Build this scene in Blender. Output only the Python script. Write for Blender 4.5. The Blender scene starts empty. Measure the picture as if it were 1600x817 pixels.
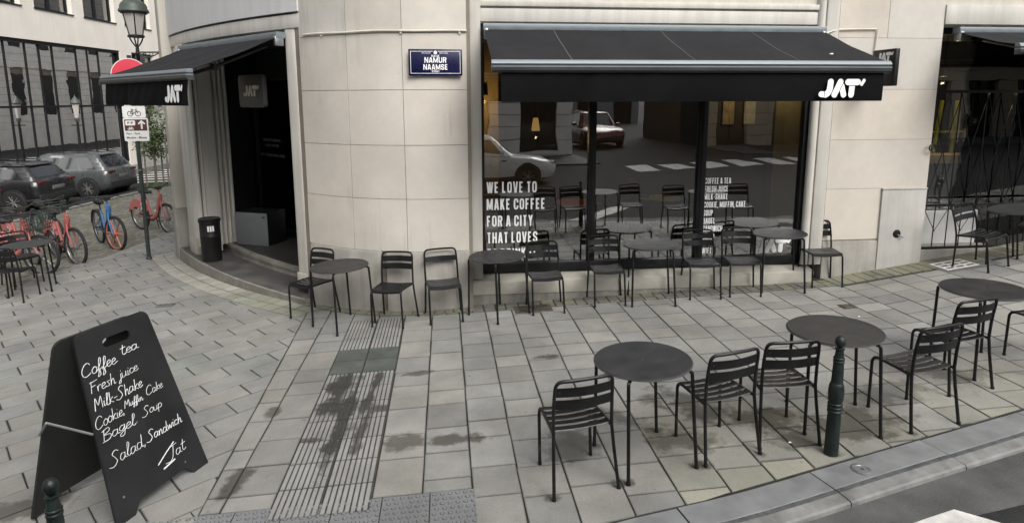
import bpy, bmesh, math, random
import numpy as np
from mathutils import Vector, Matrix
R_ = math.radians
rng = random.Random(7)
S = bpy.context.scene
COL = S.collection

# ------------------------------------------------------------------ camera, sky, sun, exposure
cam_d = bpy.data.cameras.new('camera')
cam = bpy.data.objects.new('camera', cam_d); COL.objects.link(cam)
cam_d.sensor_width = 36.0
cam_d.lens = 980.0/1600*36
cam_d.shift_y = -(408.5-318.0)/1600
cam_d.clip_start = 0.05; cam_d.clip_end = 2000
cam.matrix_world = (Matrix.Translation((0, 0, 2.55)) @ Matrix.Rotation(R_(90-9.40), 4, 'X') @ Matrix.Rotation(R_(-0.17), 4, 'Z'))
S.camera = cam

world = bpy.data.worlds.new('World'); S.world = world; world.use_nodes = True
wn = world.node_tree; wn.nodes.clear()
w_out = wn.nodes.new('ShaderNodeOutputWorld'); w_bg = wn.nodes.new('ShaderNodeBackground')
w_sky = wn.nodes.new('ShaderNodeTexSky'); w_sky.sky_type = 'NISHITA'; w_sky.sun_disc = False
SUN_EL, SUN_AZ = R_(46), R_(146)
w_sky.sun_elevation = SUN_EL; w_sky.sun_rotation = SUN_AZ
w_sky.air_density = 1.0; w_sky.dust_density = 4.0; w_sky.ozone_density = 1.0
w_hsv = wn.nodes.new('ShaderNodeHueSaturation'); w_hsv.inputs['Saturation'].default_value = 0.22
wn.links.new(w_sky.outputs[0], w_hsv.inputs['Color']); wn.links.new(w_hsv.outputs[0], w_bg.inputs['Color'])
w_bg.inputs['Strength'].default_value = 0.12
wn.links.new(w_bg.outputs[0], w_out.inputs['Surface'])

sun_d = bpy.data.lights.new('sun', 'SUN'); sun_d.energy = 1.5; sun_d.angle = R_(40); sun_d.color = (1.0, 0.97, 0.92)
sun = bpy.data.objects.new('sun', sun_d); COL.objects.link(sun)
sdir = Vector((math.sin(SUN_AZ)*math.cos(SUN_EL), math.cos(SUN_AZ)*math.cos(SUN_EL), math.sin(SUN_EL)))
sun.rotation_euler = (-sdir).to_track_quat('-Z', 'Y').to_euler(); sun.location = sdir*60
S.view_settings.view_transform = 'Standard'; S.view_settings.look = 'None'
S.view_settings.exposure = 0.80; S.view_settings.gamma = 1.0; S.view_settings.use_curve_mapping = False

# ------------------------------------------------------------------ coordinates
P0 = Vector((-0.49, 7.67, 0))
AZ = R_(83.9)
FE = Vector((math.sin(AZ), math.cos(AZ), 0))          # along the shop front, to the right
FN = Vector((math.cos(AZ), -math.sin(AZ), 0))         # out of the shop front, to the street
UP = Vector((0, 0, 1))

def fw(s, o, z): return P0 + FE*s + FN*o + UP*z
def sstep(a, b, x):
    t = min(1, max(0, (x-a)/(b-a))); return t*t*(3-2*t)
def gz(x, y):
    xx = min(14, max(-20, x)); yy = min(40, max(-10, y))
    return 0.037*xx - 0.008*(yy-5) + 0.10*max(0, xx-4.3)*sstep(5.3, 7.2, yy)
def G(x, y, dz=0): return Vector((x, y, gz(x, y)+dz))
def gs(s, o, dz=0):
    p = fw(s, o, 0); return G(p.x, p.y, dz)
ARC_C = Vector((4.21, 18.7, 0)); ARC_R = 12.783       # the rounded chamfer of the entrance
def arc(th, r=0, z=0):
    t = R_(th); return Vector((ARC_C.x+(ARC_R+r)*math.cos(t), ARC_C.y+(ARC_R+r)*math.sin(t), z))

# ------------------------------------------------------------------ mesh builder
def frame(o, x, y, z=None):
    x = Vector(x).normalized(); y = Vector(y)
    y = (y - x*y.dot(x)).normalized()
    z = x.cross(y) if z is None else Vector(z).normalized()
    m = Matrix.Identity(4)
    for i in range(3): m[i][0] = x[i]; m[i][1] = y[i]; m[i][2] = z[i]; m[i][3] = o[i]
    return m
def loc_rz(p, a=0): return Matrix.Translation(p) @ Matrix.Rotation(a, 4, 'Z')

class MB:
    def __init__(self, M=None):
        self.v = []; self.f = []; self.mi = []; self.M = M or Matrix.Identity(4); self.cols = []; self.cc = None
    def add(self, vs, fs, mi=0):
        b = len(self.v)
        self.v += [self.M @ Vector(p) for p in vs]
        for f in fs:
            self.f.append([b+i for i in f]); self.mi.append(mi); self.cols.append(self.cc)
    def hexa(self, p, mi=0):    # 8 corners: bottom loop then top loop
        self.add(p, [(0,3,2,1),(4,5,6,7),(0,1,5,4),(1,2,6,5),(2,3,7,6),(3,0,4,7)], mi)
    def box(self, c, s, mi=0, rz=0.0):
        cx, cy, cz = c; a, b, h = s[0]/2, s[1]/2, s[2]/2
        co, si = math.cos(rz), math.sin(rz)
        q = lambda x, y, z: (cx+x*co-y*si, cy+x*si+y*co, cz+z)
        self.hexa([q(-a,-b,-h),q(a,-b,-h),q(a,b,-h),q(-a,b,-h),q(-a,-b,h),q(a,-b,h),q(a,b,h),q(-a,b,h)], mi)
    def fbox(self, s0, s1, o0, o1, z0, z1, mi=0):      # box in shop-front coordinates
        self.hexa([fw(s0,o0,z0),fw(s1,o0,z0),fw(s1,o1,z0),fw(s0,o1,z0),fw(s0,o0,z1),fw(s1,o0,z1),fw(s1,o1,z1),fw(s0,o1,z1)], mi)
    def poly(self, pts, mi=0): self.add(pts, [tuple(range(len(pts)))], mi)
    def tube(self, pts, r, n=8, mi=0, closed=False, flat=1.0):
        P = [Vector(p) for p in pts]; k = len(P)
        rr = r if isinstance(r, (list, tuple)) else [r]*k
        T = []
        for i in range(k):
            if closed: t = P[(i+1)%k]-P[i-1]
            else: t = P[min(i+1,k-1)]-P[max(i-1,0)]
            T.append(t.normalized() if t.length > 1e-9 else Vector((0,0,1)))
        u = T[0].orthogonal().normalized()
        if abs(T[0].z) < 0.9:
            u = (UP - T[0]*T[0].z).normalized()
        vs = []
        for i in range(k):
            if i: 
                u = (u - T[i]*u.dot(T[i]))
                u = u.normalized() if u.length > 1e-6 else T[i].orthogonal().normalized()
            w = T[i].cross(u)
            for j in range(n):
                a = 2*math.pi*j/n
                vs.append(P[i] + (u*math.cos(a)*flat + w*math.sin(a))*rr[i])
        fs = []
        for i in range(k if closed else k-1):
            i2 = (i+1) % k
            for j in range(n):
                j2 = (j+1) % n
                fs.append((i*n+j, i*n+j2, i2*n+j2, i2*n+j))
        if not closed:
            fs.append(tuple(range(n-1, -1, -1))); fs.append(tuple((k-1)*n+j for j in range(n)))
        self.add(vs, fs, mi)
    def lathe(self, prof, n=20, c=(0,0,0), mi=0, a0=0, a1=360, axis='z', cap=True):
        full = abs(a1-a0) >= 359.9
        m = n if full else n+1
        vs = []
        for (r, z) in prof:
            for j in range(m):
                a = R_(a0+(a1-a0)*j/n)
                if axis == 'z': vs.append((c[0]+r*math.cos(a), c[1]+r*math.sin(a), c[2]+z))
                elif axis == 'y': vs.append((c[0]+r*math.cos(a), c[1]+z, c[2]+r*math.sin(a)))
                else: vs.append((c[0]+z, c[1]+r*math.cos(a), c[2]+r*math.sin(a)))
        fs = []
        for i in range(len(prof)-1):
            for j in range(n):
                j2 = (j+1) % m
                fs.append((i*m+j, i*m+j2, (i+1)*m+j2, (i+1)*m+j))
        if full and cap:
            if prof[0][0] > 1e-6: fs.append(tuple(range(m-1, -1, -1)))
            if prof[-1][0] > 1e-6: fs.append(tuple((len(prof)-1)*m+j for j in range(m)))
        self.add(vs, fs, mi)
    def prism(self, poly, z0, z1, mi=0):
        n = len(poly)
        vs = [(p[0], p[1], z0) for p in poly] + [(p[0], p[1], z1) for p in poly]
        fs = [tuple(range(n-1,-1,-1)), tuple(range(n, 2*n))] + [(i,(i+1)%n,n+(i+1)%n,n+i) for i in range(n)]
        self.add(vs, fs, mi)
    def strip(self, A, B, mi=0):
        n = len(A); self.add(list(A)+list(B), [(i,i+1,n+i+1,n+i) for i in range(n-1)], mi)
    def solid_strip(self, lines, mi=0):                # closed cross-section (list of polylines) swept along index
        k = len(lines); n = len(lines[0]); vs = [p for L in lines for p in L]; fs = []
        for a in range(k):
            b = (a+1) % k
            for i in range(n-1): fs.append((a*n+i, a*n+i+1, b*n+i+1, b*n+i))
        fs.append(tuple(a*n for a in range(k))); fs.append(tuple(a*n+n-1 for a in range(k-1,-1,-1)))
        self.add(vs, fs, mi)

def T(o, label=None, cat=None, group=None, kind=None):
    if label: o['label'] = label
    if cat: o['category'] = cat
    if group: o['group'] = group
    if kind: o['kind'] = kind
    return o
def build(name, mb, mats, root=None, local=False, smooth=40, bevel=0, seg=2, clean=True):
    """one mesh object; vertices are in world space unless local"""
    me = bpy.data.meshes.new(name)
    vs = mb.v
    if root is not None and not local:
        inv = full_matrix(root).inverted(); vs = [inv @ p for p in vs]
    me.from_pydata([tuple(p) for p in vs], [], mb.f)
    if not isinstance(mats, (list, tuple)): mats = [mats]
    for m in mats: me.materials.append(m)
    me.polygons.foreach_set('material_index', mb.mi)
    if any(c is not None for c in mb.cols):
        ca = me.color_attributes.new('tint', 'FLOAT_COLOR', 'CORNER')
        buf = []
        for poly, c in zip(me.polygons, mb.cols):
            for _ in range(poly.loop_total): buf += [*(c or (1,1,1)), 1.0]
        ca.data.foreach_set('color', buf)
    bm = bmesh.new(); bm.from_mesh(me)
    if clean: bmesh.ops.recalc_face_normals(bm, faces=bm.faces)
    if bevel:
        es = [e for e in bm.edges if len(e.link_faces) == 2 and e.calc_face_angle(0) > R_(35)]
        bmesh.ops.bevel(bm, geom=es, offset=bevel, segments=seg, affect='EDGES', profile=0.5, clamp_overlap=True)
    bm.to_mesh(me); bm.free()
    if smooth:
        me.polygons.foreach_set('use_smooth', [True]*len(me.polygons)); me.set_sharp_from_angle(angle=R_(smooth))
    o = bpy.data.objects.new(name, me); COL.objects.link(o)
    if root is not None: o.parent = root
    return o
def full_matrix(o):
    m = o.matrix_basis.copy()
    while o.parent is not None:
        o = o.parent; m = o.matrix_basis @ m
    return m
def thing(name, label, cat, loc=(0,0,0), rz=0, group=None):
    o = bpy.data.objects.new(name, None); COL.objects.link(o); o.empty_display_size = 0.1
    o.location = loc; o.rotation_euler = (0, 0, rz)
    o.matrix_basis = loc_rz(loc, rz)
    return T(o, label, cat, group)
def copy_tree(o, parent=None):
    c = o.copy(); COL.objects.link(c)
    if parent is not None: c.parent = parent
    for ch in [x for x in o.children]: copy_tree(ch, c)
    return c
def place(o, loc, rz, label=None, group=None):
    o.location = loc; o.rotation_euler = (0, 0, rz)
    if label: o['label'] = label
    if group: o['group'] = group
    return o

def smooth_line(P, k=6, closed=False):
    P = [Vector(p) for p in P]; out = []; n = len(P)
    rngi = range(n if closed else n-1)
    for i in rngi:
        if closed: a, b, c, d = P[i-1], P[i], P[(i+1)%n], P[(i+2)%n]
        else:
            b, c = P[i], P[i+1]; a = P[i-1] if i else b*2-c; d = P[i+2] if i+2 < n else c*2-b
        for j in range(k):
            t = j/k
            out.append(0.5*((2*b)+(c-a)*t+(2*a-5*b+4*c-d)*t*t+(3*b-a-3*c+d)*t**3))
    if not closed: out.append(P[-1])
    return out

# ------------------------------------------------------------------ materials
def ramp_mix(nt, fac, a, b):
    m = nt.nodes.new('ShaderNodeMix'); m.data_type = 'RGBA'
    nt.links.new(fac, m.inputs[0]); m.inputs[6].default_value = (*a, 1); m.inputs[7].default_value = (*b, 1)
    return m.outputs[2]
def noise(nt, vec, scale, detail=4, rough=0.55):
    n = nt.nodes.new('ShaderNodeTexNoise'); n.inputs['Scale'].default_value = scale
    n.inputs['Detail'].default_value = detail; n.inputs['Roughness'].default_value = rough
    nt.links.new(vec, n.inputs['Vector']); return n.outputs['Fac']
def maprange(nt, v, a, b, c=0.0, d=1.0):
    m = nt.nodes.new('ShaderNodeMapRange'); m.inputs['From Min'].default_value = a; m.inputs['From Max'].default_value = b
    m.inputs['To Min'].default_value = c; m.inputs['To Max'].default_value = d
    nt.links.new(v, m.inputs['Value']); return m.outputs['Result']
def math_(nt, op, a, b):
    m = nt.nodes.new('ShaderNodeMath'); m.operation = op
    for i, x in enumerate((a, b)):
        if isinstance(x, (int, float)): m.inputs[i].default_value = x
        else: nt.links.new(x, m.inputs[i])
    return m.outputs[0]
def mulcol(nt, col, f):
    m = nt.nodes.new('ShaderNodeMix'); m.data_type = 'RGBA'; m.blend_type = 'MULTIPLY'; m.inputs[0].default_value = 1
    nt.links.new(col, m.inputs[6]); nt.links.new(f, m.inputs[7]); return m.outputs[2]
def new_mat(name):
    m = bpy.data.materials.new(name); m.use_nodes = True; nt = m.node_tree
    return m, nt, nt.nodes['Principled BSDF'], nt.nodes.new('ShaderNodeTexCoord').outputs['Object']
def mat(name, col, rough=0.6, metal=0.0, var=0.12, scale=6, bump=0.0, bscale=60, spec=0.5, streak=0.0, rvar=0.1, dist=0.01, wear=False):
    m, nt, b, oc = new_mat(name)
    f = noise(nt, oc, scale, 5)
    f2 = maprange(nt, f, 0.3, 0.7)
    c = ramp_mix(nt, f2, [x*(1-var) for x in col], [min(1, x*(1+var)) for x in col])
    if streak:
        mp = nt.nodes.new('ShaderNodeMapping'); mp.inputs['Scale'].default_value = (5, 5, 0.35); nt.links.new(oc, mp.inputs['Vector'])
        st = noise(nt, mp.outputs[0], 2.0, 6, 0.6)
        c = mulcol(nt, c, maprange(nt, st, 0.35, 0.62, 1-streak, 1.0))
    if wear:
        oi = nt.nodes.new('ShaderNodeObjectInfo'); c = mulcol(nt, c, maprange(nt, oi.outputs['Random'], 0, 1, 0.75, 1.45))
        vo = nt.nodes.new('ShaderNodeTexVoronoi'); vo.inputs['Scale'].default_value = 9; vo.inputs['Randomness'].default_value = 1; nt.links.new(oc, vo.inputs['Vector'])
        sc = nt.nodes.new('ShaderNodeMapping'); sc.inputs['Scale'].default_value = (2, 26, 4); sc.inputs['Rotation'].default_value = (0, 0, 0.6); nt.links.new(oc, sc.inputs['Vector'])
        k1 = maprange(nt, vo.outputs['Distance'], 0.02, 0.07, 0.10, 0.0)
        k2 = maprange(nt, noise(nt, sc.outputs[0], 3, 3, 0.5), 0.66, 0.74, 0.0, 0.07)
        wm = nt.nodes.new('ShaderNodeMix'); wm.data_type = 'RGBA'; nt.links.new(math_(nt, 'ADD', k1, k2), wm.inputs[0]); nt.links.new(c, wm.inputs[6]); wm.inputs[7].default_value = (.38,.37,.35,1); c = wm.outputs[2]
    nt.links.new(c, b.inputs['Base Color'])
    nt.links.new(maprange(nt, f, 0.25, 0.75, max(0.02, rough-rvar), min(1, rough+rvar)), b.inputs['Roughness'])
    b.inputs['Metallic'].default_value = metal; b.inputs['Specular IOR Level'].default_value = spec
    if bump:
        bn = nt.nodes.new('ShaderNodeBump'); bn.inputs['Strength'].default_value = bump; bn.inputs['Distance'].default_value = dist
        nt.links.new(noise(nt, oc, bscale, 3), bn.inputs['Height']); nt.links.new(bn.outputs[0], b.inputs['Normal'])
    return m
def glass(name, tint=(1,1,1), base=0.06, rough=0.0, extra=0.9):
    m = bpy.data.materials.new(name); m.use_nodes = True; nt = m.node_tree; nt.nodes.clear()
    o = nt.nodes.new('ShaderNodeOutputMaterial'); mx = nt.nodes.new('ShaderNodeMixShader')
    tr = nt.nodes.new('ShaderNodeBsdfTransparent'); tr.inputs[0].default_value = (*tint, 1)
    gl = nt.nodes.new('ShaderNodeBsdfGlossy'); gl.inputs['Roughness'].default_value = rough; gl.inputs[0].default_value = (extra, extra, extra, 1)
    tc = nt.nodes.new('ShaderNodeTexCoord')
    bn = nt.nodes.new('ShaderNodeBump'); bn.inputs['Strength'].default_value = 0.035; bn.inputs['Distance'].default_value = 0.05
    nt.links.new(noise(nt, tc.outputs['Object'], 1.3, 2), bn.inputs['Height']); nt.links.new(bn.outputs[0], gl.inputs['Normal'])
    fr = nt.nodes.new('ShaderNodeFresnel'); fr.inputs['IOR'].default_value = 1.5
    f = math_(nt, 'ADD', math_(nt, 'MULTIPLY', fr.outputs[0], 1.0), base)
    nt.links.new(f, mx.inputs[0]); nt.links.new(tr.outputs[0], mx.inputs[1]); nt.links.new(gl.outputs[0], mx.inputs[2])
    nt.links.new(mx.outputs[0], o.inputs['Surface'])
    return m
def emit(name, col, s):
    m = bpy.data.materials.new(name); m.use_nodes = True; nt = m.node_tree; nt.nodes.clear()
    o = nt.nodes.new('ShaderNodeOutputMaterial'); e = nt.nodes.new('ShaderNodeEmission')
    e.inputs[0].default_value = (*col, 1); e.inputs[1].default_value = s; nt.links.new(e.outputs[0], o.inputs[0]); return m

def stain_mat(name, blobs, mode='tint', col=(0.2,0.2,0.2), stain_dark=0.33, moss=None, rough=0.72, bump=0.25, bscale=70, var=0.16):
    """stone paving: per-stone tint, fine grain, grime, dirt and contact shade marks with a shape of their own"""
    m, nt, b, oc = new_mat(name)
    if mode == 'tint':
        at = nt.nodes.new('ShaderNodeVertexColor'); at.layer_name = 'tint'; base = at.outputs['Color']
    else:
        rgb = nt.nodes.new('ShaderNodeRGB'); rgb.outputs[0].default_value = (*col, 1); base = rgb.outputs[0]
    base = mulcol(nt, base, maprange(nt, noise(nt, oc, 3.0, 6, 0.65), 0.3, 0.7, 1-var, 1+var*0.7))
    base = mulcol(nt, base, maprange(nt, noise(nt, oc, 140, 2), 0.35, 0.65, 0.86, 1.10))
    base = mulcol(nt, base, maprange(nt, noise(nt, oc, 0.9, 5, 0.6), 0.40, 0.56, 0.80, 1.0))
    # small spots of gum and dirt
    vo = nt.nodes.new('ShaderNodeTexVoronoi'); vo.inputs['Scale'].default_value = 3.1; nt.links.new(oc, vo.inputs['Vector'])
    base = mulcol(nt, base, maprange(nt, vo.outputs['Distance'], 0.035, 0.06, 0.72, 1.0))
    wob = noise(nt, oc, 3.3, 5, 0.65); wob2 = noise(nt, oc, 14, 4, 0.6)
    mask = None
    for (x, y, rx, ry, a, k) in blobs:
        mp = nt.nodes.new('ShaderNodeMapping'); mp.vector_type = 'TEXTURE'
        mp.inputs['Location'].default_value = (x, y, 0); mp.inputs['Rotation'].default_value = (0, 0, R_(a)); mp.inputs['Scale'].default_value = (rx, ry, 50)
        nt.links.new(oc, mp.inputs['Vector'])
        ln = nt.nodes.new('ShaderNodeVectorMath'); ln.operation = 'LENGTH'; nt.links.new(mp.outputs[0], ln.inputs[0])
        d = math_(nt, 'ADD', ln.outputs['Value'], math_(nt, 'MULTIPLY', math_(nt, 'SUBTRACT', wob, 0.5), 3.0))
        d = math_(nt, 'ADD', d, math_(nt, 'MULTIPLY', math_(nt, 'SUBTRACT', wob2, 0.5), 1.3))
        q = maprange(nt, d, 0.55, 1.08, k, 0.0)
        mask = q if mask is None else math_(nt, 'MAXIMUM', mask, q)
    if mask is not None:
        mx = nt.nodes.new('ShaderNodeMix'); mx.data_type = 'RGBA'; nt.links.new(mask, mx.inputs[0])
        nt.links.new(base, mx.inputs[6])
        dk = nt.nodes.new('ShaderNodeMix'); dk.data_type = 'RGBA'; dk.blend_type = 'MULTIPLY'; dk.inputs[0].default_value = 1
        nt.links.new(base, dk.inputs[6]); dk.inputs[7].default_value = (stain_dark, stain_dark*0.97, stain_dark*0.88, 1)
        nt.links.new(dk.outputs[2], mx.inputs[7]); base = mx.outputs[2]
    nt.links.new(base, b.inputs['Base Color'])
    nt.links.new(maprange(nt, noise(nt, oc, 5, 3), 0.3, 0.7, rough-0.12, rough+0.12), b.inputs['Roughness'])
    b.inputs['Specular IOR Level'].default_value = 0.4
    bn = nt.nodes.new('ShaderNodeBump'); bn.inputs['Strength'].default_value = bump; bn.inputs['Distance'].default_value = 0.006
    nt.links.new(noise(nt, oc, bscale, 4, 0.7), bn.inputs['Height']); nt.links.new(bn.outputs[0], b.inputs['Normal'])
    return m

# dirt marks on the paving; last row, damp rings at feet doubling as painted contact shade: x, y, rx, ry, angle, strength
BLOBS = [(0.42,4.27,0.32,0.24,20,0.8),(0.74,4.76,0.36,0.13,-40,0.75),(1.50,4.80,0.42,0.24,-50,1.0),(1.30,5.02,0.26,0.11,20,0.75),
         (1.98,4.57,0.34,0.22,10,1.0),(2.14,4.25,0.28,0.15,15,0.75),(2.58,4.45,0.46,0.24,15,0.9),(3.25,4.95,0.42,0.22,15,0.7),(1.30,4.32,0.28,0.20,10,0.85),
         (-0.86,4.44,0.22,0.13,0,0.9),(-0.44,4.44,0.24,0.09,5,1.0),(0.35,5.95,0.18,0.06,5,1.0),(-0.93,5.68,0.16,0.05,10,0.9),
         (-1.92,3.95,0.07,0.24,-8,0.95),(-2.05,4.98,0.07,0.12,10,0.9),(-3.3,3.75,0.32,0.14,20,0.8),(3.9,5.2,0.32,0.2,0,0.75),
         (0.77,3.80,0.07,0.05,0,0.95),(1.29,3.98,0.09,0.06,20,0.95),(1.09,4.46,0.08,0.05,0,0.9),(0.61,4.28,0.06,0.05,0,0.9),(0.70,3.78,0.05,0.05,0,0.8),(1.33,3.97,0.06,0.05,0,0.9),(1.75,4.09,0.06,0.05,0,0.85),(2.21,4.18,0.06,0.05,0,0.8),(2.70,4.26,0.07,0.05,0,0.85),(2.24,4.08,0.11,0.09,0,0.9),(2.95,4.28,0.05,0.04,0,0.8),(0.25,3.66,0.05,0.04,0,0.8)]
RIBS = [(-1.57,5.30,0.12,0.52,4,1.0),(-1.40,4.85,0.07,0.80,4,1.0),(-1.27,5.25,0.05,0.60,0,0.95),(-1.03,4.98,0.22,0.06,0,0.85),(-1.60,4.5,0.14,0.05,0,0.8),(-1.20,4.60,0.05,0.45,2,0.85)]

M = {}
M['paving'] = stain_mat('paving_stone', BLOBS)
M['rib'] = stain_mat('ribbed_tile', RIBS, 'flat', (0.255,0.255,0.243), stain_dark=0.17)
M['rib_base'] = mat('ribbed_tile_groove', (0.045,0.043,0.04), 0.9, var=0.4, scale=12)
M['blister'] = stain_mat('blister_tile', [], 'flat', (0.175,0.180,0.184))
M['joint'] = mat('joint_sand', (0.018,0.0175,0.014), 0.95, var=0.6, scale=5, bump=0.4)
M['asphalt'] = mat('asphalt', (0.030,0.030,0.030), 0.9, var=0.5, scale=2.5, bump=1.0, bscale=150, dist=0.012, spec=.3)
M['gutter'] = mat('gutter_concrete', (0.068,0.068,0.066), 0.8, var=0.5, scale=2.2, bump=0.6, bscale=70)
M['bluestone'] = mat('bluestone', (0.165,0.170,0.172), 0.6, var=0.25, scale=5, bump=0.15, bscale=80)
M['bluestone_worn'] = mat('worn_kerb_edge', (0.165,0.165,0.158), 0.7, var=0.35, scale=7, bump=0.3, bscale=60)
M['groove'] = mat('kerb_groove', (0.075,0.078,0.08), 0.8, var=0.4, scale=14, bump=0.5, bscale=80)
M['road_paint'] = mat('road_paint', (0.50,0.49,0.46), 0.8, var=0.35, scale=7, bump=0.3)
M['setts'] = stain_mat('cobble_setts', [], 'tint', bump=0.6, bscale=40)
def facade_stone(name):
    m, nt, b, oc = new_mat(name)
    at = nt.nodes.new('ShaderNodeVertexColor'); at.layer_name = 'tint'; c = at.outputs['Color']
    c = mulcol(nt, c, maprange(nt, noise(nt, oc, 1.3, 6, 0.6), 0.32, 0.68, 0.90, 1.06))
    c = mulcol(nt, c, maprange(nt, noise(nt, oc, 7.0, 5, 0.65), 0.35, 0.7, 0.965, 1.03))
    c = mulcol(nt, c, maprange(nt, noise(nt, oc, 160, 2), 0.3, 0.7, 0.95, 1.04))
    mp = nt.nodes.new('ShaderNodeMapping'); mp.inputs['Scale'].default_value = (6, 6, 0.22); nt.links.new(oc, mp.inputs['Vector'])
    st = math_(nt, 'MULTIPLY', noise(nt, mp.outputs[0], 2.2, 5, 0.6), noise(nt, oc, 0.8, 3, 0.5))
    c = mulcol(nt, c, maprange(nt, st, 0.32, 0.44, 1.0, 0.86))
    vo = nt.nodes.new('ShaderNodeTexVoronoi'); vo.inputs['Scale'].default_value = 4.5; nt.links.new(oc, vo.inputs['Vector'])
    c = mulcol(nt, c, maprange(nt, vo.outputs['Distance'], 0.02, 0.05, 0.85, 1.0))
    nt.links.new(c, b.inputs['Base Color']); b.inputs['Roughness'].default_value = 0.8; b.inputs['Specular IOR Level'].default_value = 0.3
    bn = nt.nodes.new('ShaderNodeBump'); bn.inputs['Strength'].default_value = 0.18; bn.inputs['Distance'].default_value = 0.006
    nt.links.new(noise(nt, oc, 45, 5, 0.7), bn.inputs['Height']); nt.links.new(bn.outputs[0], b.inputs['Normal'])
    return m
def block_tint():
    v = rng.gauss(0, .028); w = rng.gauss(0, .005); return (0.535*(1+v)+w, 0.495*(1+v), 0.44*(1+v)-w)
M['stone'] = facade_stone('cream_stone')
M['stone2'] = mat('cream_render', (0.53,0.50,0.44), 0.75, var=0.06, scale=1.5, bump=0.06, streak=0.12)
M['mortar'] = mat('wall_mortar', (0.20,0.175,0.14), 0.9)
M['plinth'] = mat('grey_plinth_stone', (0.30,0.285,0.255), 0.7, var=0.16, scale=3.5, bump=0.15, streak=0.22)
M['concrete'] = mat('sill_concrete', (0.21,0.205,0.18), 0.8, var=0.25, scale=4, bump=0.3, streak=0.3)
M['sill'] = mat('sill_stone', (0.36,0.345,0.30), 0.7, var=0.15, scale=5, bump=0.1)
M['painted'] = mat('painted_trim', (0.54,0.52,0.475), 0.6, var=0.08, scale=2, streak=0.16, bump=.05)
M['whitewall'] = mat('pale_upper_wall', (0.56,0.56,0.56), 0.65, var=0.04, scale=2, streak=0.08)
M['greyplaster'] = mat('grey_plaster', (0.40,0.388,0.36), 0.8, var=0.10, scale=3, streak=0.12)
M['step'] = mat('entrance_step', (0.20,0.19,0.165), 0.7, var=0.3, scale=4, bump=0.2)
M['step_top'] = mat('entrance_step_top', (0.075,0.072,0.068), 0.55, var=0.35, scale=3)
M['darktile'] = mat('dark_floor_tile', (0.035,0.033,0.032), 0.5, var=0.3, scale=2.5)
M['black'] = mat('black_paint', (0.008,0.008,0.008), 0.45, var=0.25, spec=0.3)
M['blackwall'] = mat('black_interior', (0.010,0.010,0.010), 0.85)
M['frame'] = mat('window_frame_black', (0.008,0.008,0.009), 0.45, var=0.2, spec=0.3)
M['metal'] = mat('black_powder_metal', (0.0065,0.0065,0.007), 0.38, var=0.35, scale=14, spec=0.32, rvar=0.14, wear=True)
M['tabletop'] = mat('dark_tabletop', (0.020,0.020,0.021), 0.45, var=0.30, scale=4, spec=0.32, rvar=0.13, bump=0.05, bscale=30, wear=True)
M['tablerim'] = mat('table_rim', (0.06,0.06,0.06), 0.35, var=0.2)
M['canvas'] = mat('awning_canvas', (0.020,0.020,0.0225), 0.92, var=0.22, scale=1.6, bump=0.25, bscale=300, spec=0.15, streak=0.16)
M['valance'] = mat('awning_valance', (0.0055,0.0055,0.0062), 0.95, var=0.3, scale=3, spec=0.1)
M['alu'] = mat('awning_bar_metal', (0.17,0.195,0.21), 0.5, 0.3, var=0.12)
M['darkbar'] = mat('awning_bar_dark', (0.03,0.033,0.036), 0.45, var=0.15)
M['white'] = mat('white_lettering', (0.85,0.85,0.84), 0.6, var=0.05)
M['cream_letter'] = mat('cream_lettering', (0.55,0.53,0.44), 0.6, var=0.06)
M['chalk'] = mat('chalk_marker', (0.62,0.64,0.63), 0.9, var=0.12, scale=40)
M['board'] = mat('blackboard_face', (0.013,0.0135,0.015), 0.7, var=0.45, scale=2.6, spec=0.25)
M['board_in'] = mat('blackboard_inside', (0.008,0.008,0.008), 0.8)
M['enamel'] = mat('blue_enamel', (0.007,0.007,0.045), 0.3, var=0.08)
M['green'] = mat('green_cast_iron', (0.0085,0.0145,0.013), 0.45, var=0.5, scale=16, bump=0.35, bscale=40, spec=0.35)
M['lampgreen'] = mat('lantern_green', (0.058,0.072,0.062), 0.5, var=0.2, scale=10)
M['lampglass'] = mat('frosted_lantern_glass', (0.46,0.43,0.41), 0.35, var=0.05)
M['sign_red'] = mat('sign_red', (0.58,0.045,0.075), 0.4, var=0.05)
M['sign_white'] = mat('sign_white', (0.66,0.66,0.64), 0.45, var=0.04)
M['sign_brown'] = mat('sign_brown', (0.075,0.03,0.027), 0.45)
M['steel'] = mat('brushed_steel', (0.28,0.29,0.30), 0.38, 0.7, var=0.1)
M['greybox'] = mat('grey_metal_box', (0.17,0.178,0.18), 0.5, 0.2, var=0.1, scale=3)
M['cable'] = mat('pale_cable', (0.55,0.52,0.45), 0.6)
M['iron'] = mat('rusty_iron_cover', (0.075,0.065,0.052), 0.7, 0.2, var=0.4, scale=10, bump=0.3)
M['glass'] = glass('shop_glass', (0.66,0.68,0.67), 0.23)
M['glass_dark'] = glass('door_glass', (0.85,0.86,0.85), 0.07)
M['rubber'] = mat('tyre_rubber', (0.014,0.014,0.014), 0.8)
M['leaf'] = mat('tree_leaf', (0.085,0.12,0.05), 0.6, var=0.4, scale=3)
M['bark'] = mat('tree_bark', (0.12,0.10,0.075), 0.9, var=0.3, scale=12, bump=0.5)
M['stake'] = mat('timber_stake', (0.14,0.125,0.10), 0.8, var=0.25, scale=10)
M['grass'] = mat('grass_blades', (0.07,0.11,0.03), 0.8, var=0.4)

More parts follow.
